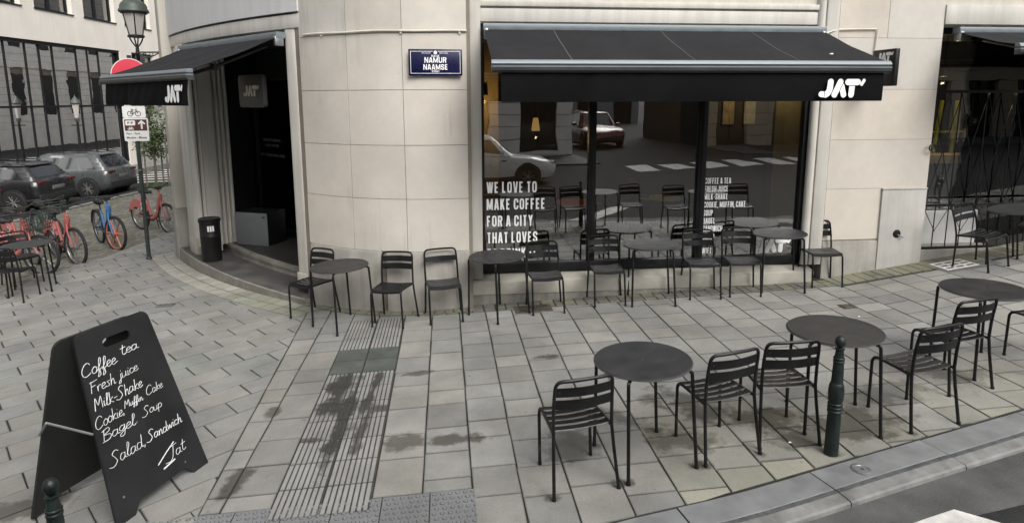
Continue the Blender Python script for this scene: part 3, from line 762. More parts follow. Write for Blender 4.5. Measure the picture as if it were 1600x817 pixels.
# side street: cobbled strip with bikes, pale kerb line, asphalt with parked cars, far footway
mb = MB(); tiles = mb
r = 0
y = 6.0
while y < 24:
    x = -13.1+(0.08 if r % 2 else 0)
    while x < -7.66:
        w = rng.uniform(0.13,0.2)
        q = [(x+.006,y+.006),(x+w-.006,y+.006),(x+w-.006,y+.134),(x+.006,y+.134)]
        v = rng.gauss(0,0.14); mb.cc = tuple(c*(1+v) for c in ((0.20,0.19,0.165) if rng.random() < .8 else (0.17,0.18,0.12)))
        z = [gz(*p)-0.035+rng.uniform(0,.006) for p in q]
        mb.add([(p[0],p[1],zz) for p, zz in zip(q, z)], [(0,1,2,3)]); x += w
    y += 0.14; r += 1
T(build('cobbled_street', mb, M['setts'], smooth=0, clean=False), kind='structure')
mb = MB(); mb.hexa([G(-13.15,2,-.12),G(-7.6,2,-.12),G(-7.6,26,-.12),G(-13.15,26,-.12),G(-13.15,2,-.040),G(-7.6,2,-.040),G(-7.6,26,-.040),G(-13.15,26,-.040)])
T(build('cobble_bed', mb, M['joint'], smooth=0), kind='structure')
mb = MB()
y = 4.0
while y < 42:
    mb.hexa([G(-13.42,y,-.12),G(-13.14,y,-.12),G(-13.14,y+.99,-.12),G(-13.42,y+.99,-.12),G(-13.42,y,-.01),G(-13.14,y,-.01),G(-13.14,y+.99,-.01),G(-13.42,y+.99,-.01)]); y += 1.0
y = 3.3
while y < 10.6:
    mb.hexa([G(-7.75,y,-.12),G(-7.60,y,-.12),G(-7.60,y+.99,-.12),G(-7.75,y+.99,-.12),G(-7.75,y,.006),G(-7.60,y,.006),G(-7.60,y+.99,.006),G(-7.75,y+.99,.006)]); y += 1.0
T(build('side_street_kerb', mb, M['bluestone_worn'], smooth=0), kind='structure')
mb = MB()
y = 25.5
while y < 44:
    mb.poly([G(-18.5,y,-.040),G(-10.5,y,-.040),G(-10.5,y+.5,-.040),G(-18.5,y+.5,-.040)]); y += 1.15
T(build('side_street_stripes', mb, M['road_paint'], smooth=0), kind='structure')

# ------------------------------------------------------------------ the corner cafe building
CB = thing('cafe_building', 'cream stone corner building with a curved wall, black shop windows and a stepped entrance', 'building', (0, 9, 0))
def cpart(name, mb, m, **k): return build(name, mb, m, CB, **k)
def zline(L, d, z): return [Vector((p.x, p.y, z)) for p in off_line(L, d)]
COURSES = [0.70, 1.355, 2.01, 2.665, 3.32, 3.975, 4.63, 5.3, 6.0, 6.7, 7.4, 8.1, 8.8, 9.6, 10.6]
# curved wall: mortar core and separate slabs
mb = MB(); mb.solid_strip([zline(WL,0.0,-.4), zline(WL,0.0,10.6), zline(WL,-.3,10.6), zline(WL,-.3,-.4)]); cpart('wall_core', mb, M['mortar'])
mb = MB()
brk = [-2.66, -1.975, -1.285, -0.532]
for ci in range(len(COURSES)-1):
    z0, z1 = COURSES[ci]+.003, COURSES[ci+1]-.003
    for a, b in zip(brk[:-1], brk[1:]):
        xs_ = np.linspace(a+.003, b-.003, 9); L = []
        for x in xs_:
            for p, q in zip(WL[:-1], WL[1:]):
                if p.x <= x <= q.x+1e-9: t = (x-p.x)/(q.x-p.x); L.append(p.lerp(q, t)); break
        jit = rng.uniform(0.009, 0.015); mb.cc = block_tint()
        mb.solid_strip([zline(L,jit,z0), zline(L,jit,z1), zline(L,-.05,z1), zline(L,-.05,z0)])
cpart('curved_wall', mb, M['stone'], smooth=30)
mb = MB()
for a, b in ((-2.64,-1.62),(-1.615,-0.52)):
    L = [p for p in WL if a <= p.x <= b]
    mb.solid_strip([zline(L,.035,-.4), zline(L,.035,.672), zline(L,.020,.700), zline(L,-.1,.700), zline(L,-.1,-.4)])
cpart('wall_plinth', mb, M['plinth'], smooth=30)
# pilasters beside the shop window
def pil(s0, s1, o0, o1, z0, z1, name='pilaster', m=None, bev=.012):
    mb = MB(); mb.fbox(s0, s1, o0, o1, z0, z1); return cpart(name, mb, m or M['painted'], bevel=bev)
pil(-.035, .125, -.45, -.03, .66, 10.6); pil(-.035, .125, -.45, -.025, .30, .655, 'pilaster_base', M['plinth'], .006)
pil(4.52, 4.69, -.45, -.06, .34, 10.6); 
mb = MB(); mb.lathe([(0.055,.34),(0.055,10.6)], 16, tuple(fw(4.475,-.12,0))); cpart('pilaster_shaft', mb, M['painted'])
pil(4.69, 4.725, -.45, -.13, .34, 10.6, 'wall_return', M['plinth'], 0)
# window sill and the wall below
mb = MB(); mb.hexa([fw(-.035,-.3,.10),fw(4.56,-.3,.10),fw(4.56,0,.10),fw(-.035,0,.10),fw(-.035,-.3,.345),fw(4.56,-.3,.345),fw(4.56,.012,.270),fw(-.035,.012,.270)]); 
cpart('window_sill', mb, M['sill'], bevel=.006)
mb = MB(); mb.fbox(-.02,4.545,-.3,-.012,-.4,.262); cpart('sill_wall', mb, M['concrete'], bevel=.004)
# fascia and upper wall
mb = MB(); mb.fbox(.125,4.52,-.4,-.11,3.475,3.63); mb.fbox(.125,4.52,-.4,-.095,3.655,3.72); cpart('fascia', mb, M['painted'], bevel=.006)
mb = MB(); mb.fbox(.125,4.52,-.42,-.14,3.46,10.6); cpart('upper_wall', mb, M['stone2'])
for k in range(3):
    mb = MB(); mb.fbox(.5+k*1.3,1.35+k*1.3,-.138,-.10,5.0,7.2); cpart('upper_window', mb, M['frame'], bevel=.01)
# shop window: frame, panes, lettering
mb = MB()
mb.fbox(.125,4.46,-.27,-.16,.345,.46); mb.fbox(.125,4.46,-.26,-.18,3.30,3.475)
for a, b in ((.125,.165),(1.50,1.595),(2.955,3.065),(4.375,4.44)): mb.fbox(a,b,-.265,-.165,.46,3.30)
mb.fbox(1.535,1.56,-.164,-.155,.46,3.30); mb.fbox(2.99,3.03,-.164,-.155,.46,3.30)
SW = cpart('shop_window', mb, M['frame'], bevel=.004)
for a, b in ((.165,1.50),(1.595,2.955),(3.065,4.375)):
    mb = MB(); mb.fbox(a,b,-.222,-.214,.46,3.30); build('window_pane', mb, M['glass'], SW, smooth=0)
def wall_frame(s, o, z): return frame(fw(s,o,z), FE, UP)
for i, (t, w) in enumerate((('WE LOVE TO',.645),('MAKE COFFEE',.755),('FOR A CITY',.595),('THAT LOVES',.655),('TO DRINK IT',.645))):
    mb = MB(); block_text(mb, t, wall_frame(.19, -.209, 1.375-i*.2175), .142, w); build('slogan_line', mb, M['white'], SW, smooth=0, clean=False)
for t, w, z in (('COFFEE & TEA',.36,1.445),('FRESH JUICE',.325,1.338),('MILK-SHAKE',.325,1.233),('COOKIE, MUFFIN, CAKE',.58,1.127),('SOUP',.13,1.017),('BAGEL',.165,.910),('SANDWICH',.27,.803),('SALAD',.165,.695),('WIFI',.125,.503)):
    mb = MB(); block_text(mb, t, wall_frame(3.075, -.209, z), .078, w, sw=.135); build('menu_line', mb, M['white'], SW, smooth=0, clean=False)
mb = MB(); jat_logo(mb, wall_frame(3.815,-.209,.485), .20); build('window_lettering', mb, M['white'], SW, smooth=0)
# right-hand pier
mb = MB()
for ci in range(len(COURSES)-1):
    for a, b in ((4.728,5.40),(5.406,6.175)):
        z0 = COURSES[ci]; z0 = .66 if ci == 0 else z0
        if ci < 4: a, b = (4.728,6.175) if a < 5 else (0,0)
        if b == 0: continue
        mb.cc = block_tint()
        mb.fbox(a,b,-.5,-.12,z0+.002,COURSES[ci+1]-.002)
cpart('pier_wall', mb, M['stone'])
mb = MB(); mb.fbox(4.735,6.17,-.5,-.126,-.3,10.6); cpart('pier_core', mb, M['mortar'])
mb = MB(); mb.hexa([fw(4.726,-.3,-.3),fw(5.515,-.3,-.3),fw(5.515,-.085,-.3),fw(4.726,-.085,-.3),fw(4.726,-.3,.655),fw(5.515,-.3,.655),fw(5.515,-.105,.640),fw(4.726,-.105,.640)])
cpart('pier_plinth', mb, M['plinth'], bevel=.004)
mb = MB(); mb.fbox(5.52,6.165,-.3,-.09,-.3,1.335); mb.fbox(5.515,6.168,-.3,-.083,1.335,1.36); gp = cpart('plaster_patch', mb, M['greyplaster'], bevel=.006)
mb = MB(); mb.M = frame(fw(5.78,-.088,.73), FE, UP); mb.lathe([(0.0,.001),(0.055,.001),(0.058,-.001)], 18); mb.M = Matrix.Identity(4); build('wall_hole', mb, M['black'], gp)
mb = MB(); mb.tube([fw(5.79,-.09,.715), fw(5.83,-.055,.69), fw(5.86,-.05,.69)], .010, 6); build('tap_stub', mb, M['steel'], gp)
# shop front to the right of the pier
mb = MB(); mb.fbox(6.18,13,-.5,-.10,3.50,3.74); cpart('lintel', mb, M['painted'], bevel=.006)
mb = MB(); mb.fbox(6.18,13,-.5,-.13,3.745,10.6); cpart('upper_wall', mb, M['stone2'])
mb = MB(); mb.fbox(6.18,13,-.5,-.13,-.1,.47); cpart('sill_wall', mb, M['plinth'], bevel=.006)
mb = MB(); mb.fbox(6.18,12,-.62,-.50,.47,.52); mb.fbox(6.18,12,-.60,-.52,3.42,3.5); 
for s in (6.18,8.9,11.9): mb.fbox(s,s+.06,-.60,-.52,.52,3.42)
mb.fbox(6.24,8.9,-.595,-.525,2.62,2.66)
SW2 = cpart('shop_window', mb, M['frame'])
mb = MB(); mb.fbox(6.24,8.9,-.562,-.556,.52,3.42); build('window_pane', mb, M['glass_dark'], SW2, smooth=0)
mb = MB(); mb.fbox(6.20,7.32,-.515,-.485,.475,.96); cpart('display_panel', mb, mat('pale_display_panel',(0.46,0.46,0.45),.7))
mb = MB(); mb.fbox(6.22,8.6,-1.0,-.64,1.62,1.74); mb.fbox(7.34,7.42,-.75,-.66,.5,1.62); cpart('display_shelf', mb, mat('light_timber_shelf',(0.45,0.34,0.22),.6), bevel=.004)
yl = mat('yellow_display_frame',(0.60,0.60,0.08),.5)
mb = MB()
for s, dx in ((6.50,0.02),(6.70,.06),(6.98,.02),(7.42,.10)): mb.tube([fw(s,-.70,1.76), fw(s+dx,-.70,2.52)], .026, 6)
mb.fbox(6.42,7.6,-.72,-.705,2.06,2.085); cpart('display_frame', mb, yl)
mb = MB()
for s in (7.02,7.15): mb.tube([fw(s,-.66,1.98), fw(s,-.66,2.36)], [.016,.010], 6); mb.lathe([(0.0,-.05),(.03,0),(.0,.02)], 8, tuple(fw(s,-.66,1.95)))
cpart('display_ornament', mb, M['white'])
mb = MB(); mb.fbox(6.18,12,-3.2,-3.0,-.1,3.5); mb.fbox(6.10,6.18,-3.2,-.5,-.1,3.5); mb.fbox(12,12.1,-3.2,-.5,-.1,3.5); mb.fbox(6.1,12.1,-3.2,-.5,3.5,3.56); mb.fbox(6.1,12.1,-3.2,-.62,.3,.47)
cpart('shop_interior', mb, mat('dark_shop_interior',(0.05,0.05,0.052),.8))
# entrance: curved band and wall above
def arcs(t0, t1, r, z, n=24): return [arc(t0+(t1-t0)*i/n, r, z) for i in range(n+1)]
mb = MB(); mb.solid_strip([arcs(217.4,237.15,-.14,3.445), arcs(217.4,237.15,-.14,3.612), arcs(217.4,237.15,-.4,3.612), arcs(217.4,237.15,-.4,3.445)]); cpart('entrance_fascia', mb, M['painted'], bevel=.004)
mb = MB(); mb.solid_strip([arcs(217.4,237.15,-.17,3.612), arcs(217.4,237.15,-.17,3.640), arcs(217.4,237.15,-.4,3.640), arcs(217.4,237.15,-.4,3.612)]); cpart('fascia_joint', mb, M['black'])
mb = MB(); mb.solid_strip([arcs(217.4,237.15,-.12,3.640), arcs(217.4,237.15,-.12,10.6), arcs(217.4,237.15,-.45,10.6), arcs(217.4,237.15,-.45,3.640)]); cpart('curved_upper_wall', mb, M['whitewall'])
def radial_block(t0, t1, r0, r1, z0, z1, mb=None, n=3):
    mb = mb or MB(); mb.solid_strip([arcs(t0,t1,r0,z0,n), arcs(t0,t1,r0,z1,n), arcs(t0,t1,r1,z1,n), arcs(t0,t1,r1,z0,n)]); return mb
mb = radial_block(235.75,236.62,-.15,-.45,.25,3.444); cpart('entrance_jamb', mb, M['painted'], bevel=.012)
mb = radial_block(236.64,237.12,-.19,-.45,.08,3.444); cpart('jamb_return', mb, M['plinth'], bevel=.004)
mb = radial_block(235.70,236.64,-.13,-.47,.05,.25); cpart('jamb_base', mb, M['sill'], bevel=.006)
# left pilasters
mb = radial_block(215.95,217.25,.0,-.45,.66,10.6); cpart('corner_pilaster', mb, M['stone2'], bevel=.01)
mb = radial_block(215.93,217.30,.018,-.45,-.5,.655); cpart('pilaster_base', mb, M['plinth'], bevel=.01)
mb = radial_block(217.3,221.45,-.24,-.5,.0,3.444); cpart('entrance_side_wall', mb, M['painted'])
mb = radial_block(217.75,218.6,-.16,-.24,.10,3.444); radial_block(219.2,220.9,-.13,-.24,.25,3.444, mb); cpart('entrance_strips', mb, M['painted'], bevel=.012)
mb = radial_block(219.1,221.1,-.10,-.24,-.04,.25); cpart('strip_base', mb, M['sill'], bevel=.006)
# fluted reveal
mb = MB(); A = Vector((-5.25,10.34,0)); Bv = Vector((-4.86,10.86,0)); d = (Bv-A); W_ = d.length; d.normalize(); nrm = Vector((d.y,-d.x,0))
prof = []
nf = 8
for k in range(nf):
    for j in range(9): prof.append(((k+.10+.80*j/8)/nf*W_, .034*math.sin(math.pi*j/8)**.7))
    prof += [((k+.91)/nf*W_, -.035), ((k+1.09)/nf*W_, -.035)] if k < nf-1 else []
prof.append((W_, -.03))
lo = [A+d*a+nrm*b for a, b in prof]
bk = [A+d*a-nrm*.2 for a, b in prof]
mb.solid_strip([[p+UP*.09 for p in lo],[p+UP*3.444 for p in lo],[p+UP*3.444 for p in bk],[p+UP*.09 for p in bk]]); cpart('fluted_reveal', mb, M['painted'], smooth=25)
# steps
mb = MB(); mb.solid_strip([arcs(217.35,237.0,.0,-.6), arcs(217.35,237.0,.0,-.055), arcs(217.35,237.0,-.012,-.048), arcs(217.35,237.0,-1.0,-.048), arcs(217.35,237.0,-1.0,-.6)]); cpart('lower_step', mb, M['step'], smooth=25)
mb = MB(); mb.solid_strip([arcs(217.4,237.0,-.035,-.047), arcs(217.4,237.0,-.035,-.043), arcs(217.4,237.0,-.60,-.043), arcs(217.4,237.0,-.60,-.047)]); cpart('step_tread', mb, M['step_top'])
mb = MB(); mb.solid_strip([arcs(217.35,237.0,-.62,-.05), arcs(217.35,237.0,-.62,.035), arcs(217.35,237.0,-.60,.037), arcs(217.35,237.0,-.60,.082), arcs(217.35,237.0,-.72,.082), arcs(217.35,237.0,-.72,-.05)]); cpart('upper_step', mb, M['step'], smooth=25)
mb = MB(); mb.solid_strip([arcs(213,239.0,-.70,.05), arcs(213,239.0,-.70,.086), arcs(213,239.0,-2.6,.086), arcs(213,239.0,-2.6,.05)]); cpart('entrance_floor', mb, M['darktile'])
# recess walls, ceiling, door
TC = Vector((.751,-.66,0)); NC = Vector((-.66,-.751,0)); D0 = Vector((-4.2,11.4,0))
def dpt(u, o, z): return D0+TC*u+NC*o+UP*z
def dbox(mb, u0,u1,o0,o1,z0,z1,mi=0): mb.hexa([dpt(u0,o0,z0),dpt(u1,o0,z0),dpt(u1,o1,z0),dpt(u0,o1,z0),dpt(u0,o0,z1),dpt(u1,o0,z1),dpt(u1,o1,z1),dpt(u0,o1,z1)], mi)
mb = MB(); dbox(mb,-2.6,-.95,-.1,0,.05,3.5); dbox(mb,.95,2.6,-.1,0,.05,3.5); dbox(mb,-.95,.95,-.1,0,2.9,3.5)
dbox(mb,-1.15,-1.05,0,.95,.05,3.5); 
mb.hexa([Vector((-2.95,8.5,.08)),Vector((-2.55,8.3,.08)),Vector((-2.0,10.2,.08)),Vector((-2.2,10.4,.08)),Vector((-2.95,8.5,3.44)),Vector((-2.55,8.3,3.44)),Vector((-2.0,10.2,3.44)),Vector((-2.2,10.4,3.44))])
cpart('entrance_recess', mb, M['blackwall'])
mb = MB(); mb.solid_strip([arcs(214,239.0,-.45,3.446), arcs(214,239.0,-.45,3.6), arcs(214,239.0,-2.9,3.6), arcs(214,239.0,-2.9,3.446)]); cpart('recess_ceiling', mb, M['blackwall'])
mb = MB(); dbox(mb,-.95,-.85,-.08,.03,.08,2.9); dbox(mb,.85,.95,-.08,.03,.08,2.9); dbox(mb,-.85,.85,-.08,.03,.08,.2)
DR = cpart('entrance_door', mb, M['frame'])
mb = MB(); dbox(mb,-.85,.85,-.03,-.022,.2,2.9); build('door_glass', mb, M['glass_dark'], DR, smooth=0)
mb = MB()
for t, w, u, z in (('BREAKFAST / BRUNCH',.62,-.62,1.80),('LUNCH / TEA TIME',.50,-.56,1.70),('ART / INTERNATIONAL PRESS',.88,-.75,1.52)):
    put2d(mb, text2d(t,.052,w,bold=.012), frame(dpt(u,.0,z), TC, UP))
dl = mat('grey_door_lettering',(0.30,0.30,0.30),.7)
build('door_lettering', mb, dl, DR, smooth=0)
# room behind the entrance door and the cafe room behind the shop window
mb = MB(); mb.fbox(-2.2,4.5,-4.1,-4.0,.2,3.5); mb.fbox(-2.3,-2.2,-4.1,-1.9,.2,3.5); mb.fbox(5.7,5.8,-4.1,-.5,.2,3.5); mb.fbox(4.5,5.7,-4.1,-3.6,.2,3.5)
cpart('room_wall', mb, mat('tan_room_wall',(0.085,0.06,0.034),.8,var=.25,scale=1.2))
mb = MB(); mb.fbox(-.42,-.30,-2.6,-.28,.2,3.44); cpart('room_side_wall', mb, mat('ochre_side_wall',(0.22,0.15,0.07),.8))
mb = MB(); mb.fbox(4.40,4.50,-.95,-.28,.2,3.44); cpart('window_reveal', mb, mat('olive_window_reveal',(0.30,0.26,0.14),.8))
mb = MB(); mb.fbox(-.3,5.7,-4.0,-.27,.2,.30); cpart('room_floor', mb, M['darktile'])
mb = MB(); mb.fbox(-.3,5.8,-4.1,-.27,3.46,3.55); mb.fbox(-2.3,-.3,-4.1,-2.0,3.46,3.55); cpart('room_ceiling', mb, M['blackwall'])
mb = MB(); mb.fbox(.15,4.3,-.62,-.40,.30,.62); cpart('window_bench', mb, mat('teal_bench_panel',(0.045,0.075,0.075),.5,var=.3), bevel=.01)
mb = MB(); mb.fbox(-.2,2.4,-3.9,-3.2,.30,1.35); mb.fbox(-.25,2.45,-3.95,-3.15,1.35,1.40); cpart('counter', mb, mat('dark_timber_counter',(0.07,0.045,0.03),.5), bevel=.01)
mb = MB(); mb.fbox(.02,.46,-1.9,-1.5,.30,3.44); cpart('room_column', mb, mat('ochre_column',(0.34,0.22,0.08),.7,var=.2), bevel=.01)
# side wall along the side street (seen mirrored in the glazing opposite)
SX = -6.16
def sidebox(mb, y0,y1,x0,x1,z0,z1): mb.hexa([Vector((x0,y0,z0)),Vector((x1,y0,z0)),Vector((x1,y1,z0)),Vector((x0,y1,z0)),Vector((x0,y0,z1)),Vector((x1,y0,z1)),Vector((x1,y1,z1)),Vector((x0,y1,z1))])
mb = MB(); sidebox(mb,11.35,80,SX+.03,SX+.5,-1,10.6); cpart('side_wall_core', mb, M['mortar'])
mb = MB(); z = .75; ops = [(12.6+2.6*k, 13.7+2.6*k) for k in range(24)]
sidebox(mb,11.35,80,SX-.02,SX+.03,-1,.74)
while z < 10.3:
    z1 = z+.44; w = (1.3 <= z < 4.3) or (5.6 <= z < 8.4)
    if w:
        y = 11.35
        for a, b in ops: sidebox(mb,y,a,SX,SX+.03,z,z1-.02); y = b
        sidebox(mb,y,80,SX,SX+.03,z,z1-.02)
    else: sidebox(mb,11.35,80,SX-(.10 if 4.3 <= z < 4.8 else 0),SX+.03,z,z1-.02)
    z = z1
cpart('side_wall', mb, mat('grey_side_stone',(0.66,0.65,0.62),.8,var=.1,scale=2))
for a, b in ops[:22]:
    for z0, z1 in ((1.28,4.3),(5.58,8.4)):
        mb = MB(); sidebox(mb,a+.02,b-.02,SX+.006,SX+.028,z0+.03,z1); cpart('side_window', mb, M['frame'])

# ------------------------------------------------------------------ awnings
def awning(name, label, O, X, N, width, zr, proj, zf, drop, wv0, wv1, logo=None, logo_h=.2, group=None):
    X = Vector(X).normalized(); N = Vector(N).normalized()
    root = thing(name, label, 'awning', tuple(O+X*width/2+UP*zr), 0, group)
    def P(a, o, z): return O+X*a+N*o+UP*z
    # canvas with slight sag
    mb = MB(); na, no = 26, 10
    top = [[P(width*i/na, .04+(proj-.04)*j/no, zr-.03+(zf-zr+.03)*j/no - .024*math.sin(math.pi*j/no)*(1+.35*math.sin(i*.9)+.2*math.sin(i*2.3+j))) for i in range(na+1)] for j in range(no+1)]
    for j in range(no): mb.strip(top[j], top[j+1])
    for j in range(no): mb.strip([p-UP*.006 for p in top[j]], [p-UP*.006 for p in top[j+1]])
    build('canvas', mb, M['canvas'], root, clean=False)
    if 'awning_seam' not in M: M['awning_seam'] = mat('awning_seam',(0.085,0.085,0.09),.8)
    for f in (.215,.51,.80):
        mb = MB(); mb.strip([top[j][int(f*na)]+UP*.003 for j in range(no+1)], [top[j][int(f*na)]+X*.009+UP*.003 for j in range(no+1)])
        build('canvas_seam', mb, M['awning_seam'], root, clean=False)
    def bar(prof, nm, m, a0=-.01, a1=None):
        a1 = width+.01 if a1 is None else a1
        mb = MB(); mb.solid_strip([[P(a0,o,z),P((a0+a1)/2,o,z),P(a1,o,z)] for o, z in prof]); return build(nm, mb, m, root, smooth=35)
    bar([(-.02,zr-.06),(.10,zr-.06),(.11,zr-.02),(.10,zr+.015),(-.02,zr+.015)], 'cassette', M['alu'])
    fb = bar([(proj-.02,zf+.012),(proj+.03,zf+.010),(proj+.055,zf-.015),(proj+.058,zf-.03),(proj-.02,zf-.03)], 'front_bar', M['alu'])
    bar([(proj-.02,zf-.031),(proj+.050,zf-.031),(proj+.050,zf-.050),(proj-.02,zf-.050)], 'front_bar_groove', M['darkbar'])
    bar([(proj-.02,zf-.051),(proj+.064,zf-.051),(proj+.064,zf-.064),(proj-.02,zf-.064)], 'front_bar_lip', M['alu'])
    bar([(proj-.02,zf-.065),(proj+.062,zf-.065),(proj+.060,zf-.095),(proj+.035,zf-.118),(proj-.02,zf-.118)], 'front_bar_base', M['darkbar'])
    # valance: a hanging cloth with soft folds
    mb = MB(); nz, nx_ = 8, 60; zt = zf-.112
    def fold(a, t): return .020*t*math.sin(a*4.3+1.0+t*.6)+.015*t*math.sin(a*11.3+.4+t*1.2)*(.5+.5*math.sin(a*1.7))+.008*math.sin(a*23+t*5)*max(0,math.sin(a*1.1+.5))*(1-abs(t-.5))+.010*math.sin(t*3)
    g = [[P(wv0+(width-wv0-wv1)*i/nx_, proj+.012+fold(wv0+(width-wv0-wv1)*i/nx_, j/nz), zt-drop*j/nz) for i in range(nx_+1)] for j in range(nz+1)]
    for j in range(nz): mb.strip(g[j], g[j+1])
    build('valance', mb, M['valance'], root, clean=False)
    if logo is not None:
        mb = MB(); jat_logo(mb, frame(P(logo, proj+.048, zt-drop+.035), X, UP), logo_h); build('valance_lettering', mb, M['white'], root, smooth=0)
    for f in (.12, .88):                                # folding arms underneath
        mb = MB(); a = width*f; e_ = a+(.35 if f < .5 else -.35)
        mb.tube([P(a,.04,zr-.14), P(e_,proj*.5,(zr+zf)/2-.17), P(a+(.05 if f<.5 else -.05),proj-.02,zf-.08)], .022, 8); mb.lathe([(0.04,-.04),(0.04,.04)], 10, tuple(P(e_,proj*.5,(zr+zf)/2-.17)))
        build('folding_arm', mb, M['darkbar'], root)
    for f in (0.0, 1.0):
        mb = MB(); c = P(width*f+(.02 if f == 0 else -.02),.06,zr-.10); mb.M = frame(c, X, N); mb.box((0,0,0),(.05,.12,.12)); mb.M = Matrix.Identity(4); build('wall_bracket', mb, M['steel'], root, bevel=.01)
    return root
aw = awning('awning', 'long dark grey awning with white lettering over the big shop window', fw(.165,-.04,0), FE, FN, 4.27, 3.42, 1.28, 2.935, .30, .085, .045, 3.475, .20)
awning('awning', 'short dark awning with white lettering over the corner entrance', Vector((-5.17,10.20,0)), TC, NC, 3.03, 3.385, 1.17, 2.90, .30, .10, .06, 2.33, .21)
awning('awning', 'plain dark grey awning over the barred shop front at the right edge', fw(6.32,-.10,0), FE, FN, 3.2, 3.44, .95, 3.17, .01, .05, .05)
# small white bits left on the canvas
mb = MB(); mb.M = frame(fw(3.92,1.02,3.035), FE, FN); mb.box((0,0,0),(.035,.02,.012)); mb.M = Matrix.Identity(4)
T(build('paper_scrap', mb, M['white'], smooth=0), 'tiny white scrap lying near the front edge of the long awning', 'litter')

# ------------------------------------------------------------------ signs on the building
t = thing('street_name_sign', 'dark blue enamel street name plate with white lettering on the curved wall', 'street sign', tuple(fw(-.415,.105,2.83)))
mb = MB(); mb.M = frame(fw(-.415,.105,2.98), FE, UP); mb.box((0,0,0),(.625,.305,.016)); build('plate', mb, M['enamel'], t, bevel=.006)
mb = MB(); F_ = frame(fw(-.415,.105,2.98), FE, UP)
def rect2(mb, x0,y0,x1,y1,z): mb.add([F_@Vector((x0,y0,z)),F_@Vector((x1,y0,z)),F_@Vector((x1,y1,z)),F_@Vector((x0,y1,z))],[(0,1,2,3)])
for x0,y0,x1,y1 in ((-.290,.123,-.03,.128),(.03,.123,.290,.128),(-.290,-.128,.290,-.123),(-.290,-.1229,-.285,.1229),(.285,-.1229,.290,.1229)): rect2(mb,x0,y0,x1,y1,.0095)
build('border_line', mb, M['white'], t, smooth=0)
mb = MB()
for s_, h, w, y in (('NAMUR',.064,.255,.000),('NAAMSE',.064,.285,-.080),('RUE DE',.024,.095,.066),('STRAAT',.024,.09,-.110)):
    block_text(mb, s_, F_, h, w, x=-w/2, y=y-.005, z=.0095, sw=.19, cw=.74)
for s_, x in (('BRUXELLES',-.155),('BRUSSEL',.05)): put2d(mb, text2d(s_, .014, .10), F_, dx=x, dy=.100, dz=.0095)
mb.M = F_ @ Matrix.Translation((0,.112,.0095)); mb.lathe([(0.0,.001),(.020,.001),(.021,0)], 16); mb.M = Matrix.Identity(4)
build('lettering', mb, M['white'], t, smooth=0)

t = thing('projecting_sign', 'small black projecting sign with white lettering above the right end of the long awning', 'shop sign', tuple(fw(5.15,.25,2.7)))
mb = MB(); mb.fbox(5.135,5.195,.0,.42,2.70,3.15); build('sign_box', mb, M['black'], t, bevel=.012, seg=2)
mb = MB(); jat_logo(mb, frame(fw(5.132,.075,2.995), FN, UP), .118); build('lettering', mb, M['white'], t, smooth=0)
mb = MB(); mb.fbox(5.145,5.185,-.125,.03,2.95,2.99); mb.fbox(5.145,5.185,-.125,.03,2.78,2.82); build('wall_arm', mb, M['black'], t)
t = thing('hanging_sign', 'dark square sign with cream lettering hanging in the entrance', 'shop sign', (-3.63,8.93,2.45))
HX = Vector((.79,-.61,0)).normalized(); HF = frame(Vector((-3.63,8.93,2.675)), HX, UP)
mb = MB()
w, h, r = .315, .225, .05
pl_ = []
for cx, cy, a in ((w-r,h-r,0),(-w+r,h-r,90),(-w+r,-h+r,180),(w-r,-h+r,270)):
    for j in range(5): pl_.append((cx+r*math.cos(R_(a+22.5*j)), cy+r*math.sin(R_(a+22.5*j))))
mb.M = HF; mb.prism(pl_, -.03, .03); build('sign_panel', mb, mat('dark_olive_sign',(0.05,0.05,0.047),.5), t, bevel=.004)
mb = MB(); jat_logo(mb, HF @ Matrix.Translation((-.19,-.075,.0335)), .155); build('lettering', mb, M['cream_letter'], t, smooth=0)
for sx in (-.2,.2):
    mb = MB(); mb.tube([HF@Vector((sx,.22,0)), HF@Vector((sx,.78,0))], .008, 6); build('hanger_rod', mb, M['black'], t)

# cables on the facade
mb = MB(); mb.tube([p+UP*(3.345+.004*math.sin(p.x*7)) for p in off_line([p for p in WL if -2.6 < p.x < -.5], .028)], .012, 6)
for x in (-2.3,-1.3,-.6):
    p = min(off_line(WL,.02), key=lambda q: abs(q.x-x)); mb.box((p.x,p.y,3.335),(.02,.02,.05))
T(build('cable', mb, M['cable']), 'pale cable running along the curved wall above the street name plate', 'cable')
mb = MB(); mb.tube([fw(4.50,-.03,3.36),fw(4.6,-.045,3.395),fw(4.74,-.10,3.42),fw(5.23,-.10,3.43),fw(5.245,-.10,3.40),fw(5.23,-.10,3.12),fw(5.20,.0,3.05)], .009, 6)
T(build('cable', mb, M['cable']), 'thin cable running along the right pier and down to the projecting sign', 'cable')

# folding security gate
t = thing('folding_gate', 'black folding lattice security gate across the right shop front', 'security gate', tuple(fw(7.6,-.2,.45)))
def fbar(mb, s0,z0,s1,z1,o,w=.018,th=.010):
    a = fw(s0,o,z0); b = fw(s1,o,z1); mb.tube([a,b], w/2, 4)
mb = MB()
for k in range(18):
    s = 6.24+k*.20; fbar(mb, s, .50, s, 1.08 if k % 2 else 2.62, -.24, .015)
build('gate_bars', mb, M['metal'], t, smooth=0)
mb = MB()
for k in range(9):
    s = 6.24+k*.40
    fbar(mb, s,1.10,s+.40,2.62,-.215,.011); fbar(mb, s+.40,1.10,s,2.62,-.225,.011)
    fbar(mb, s,1.06,s+.20,.72,-.215,.011); fbar(mb, s+.40,1.06,s+.20,.72,-.225,.011)
build('gate_lattice', mb, M['metal'], t, smooth=0)
mb = MB(); mb.fbox(6.18,9.8,-.25,-.20,.465,.50); mb.fbox(6.18,9.8,-.25,-.21,1.07,1.10); build('gate_rail', mb, M['metal'], t)
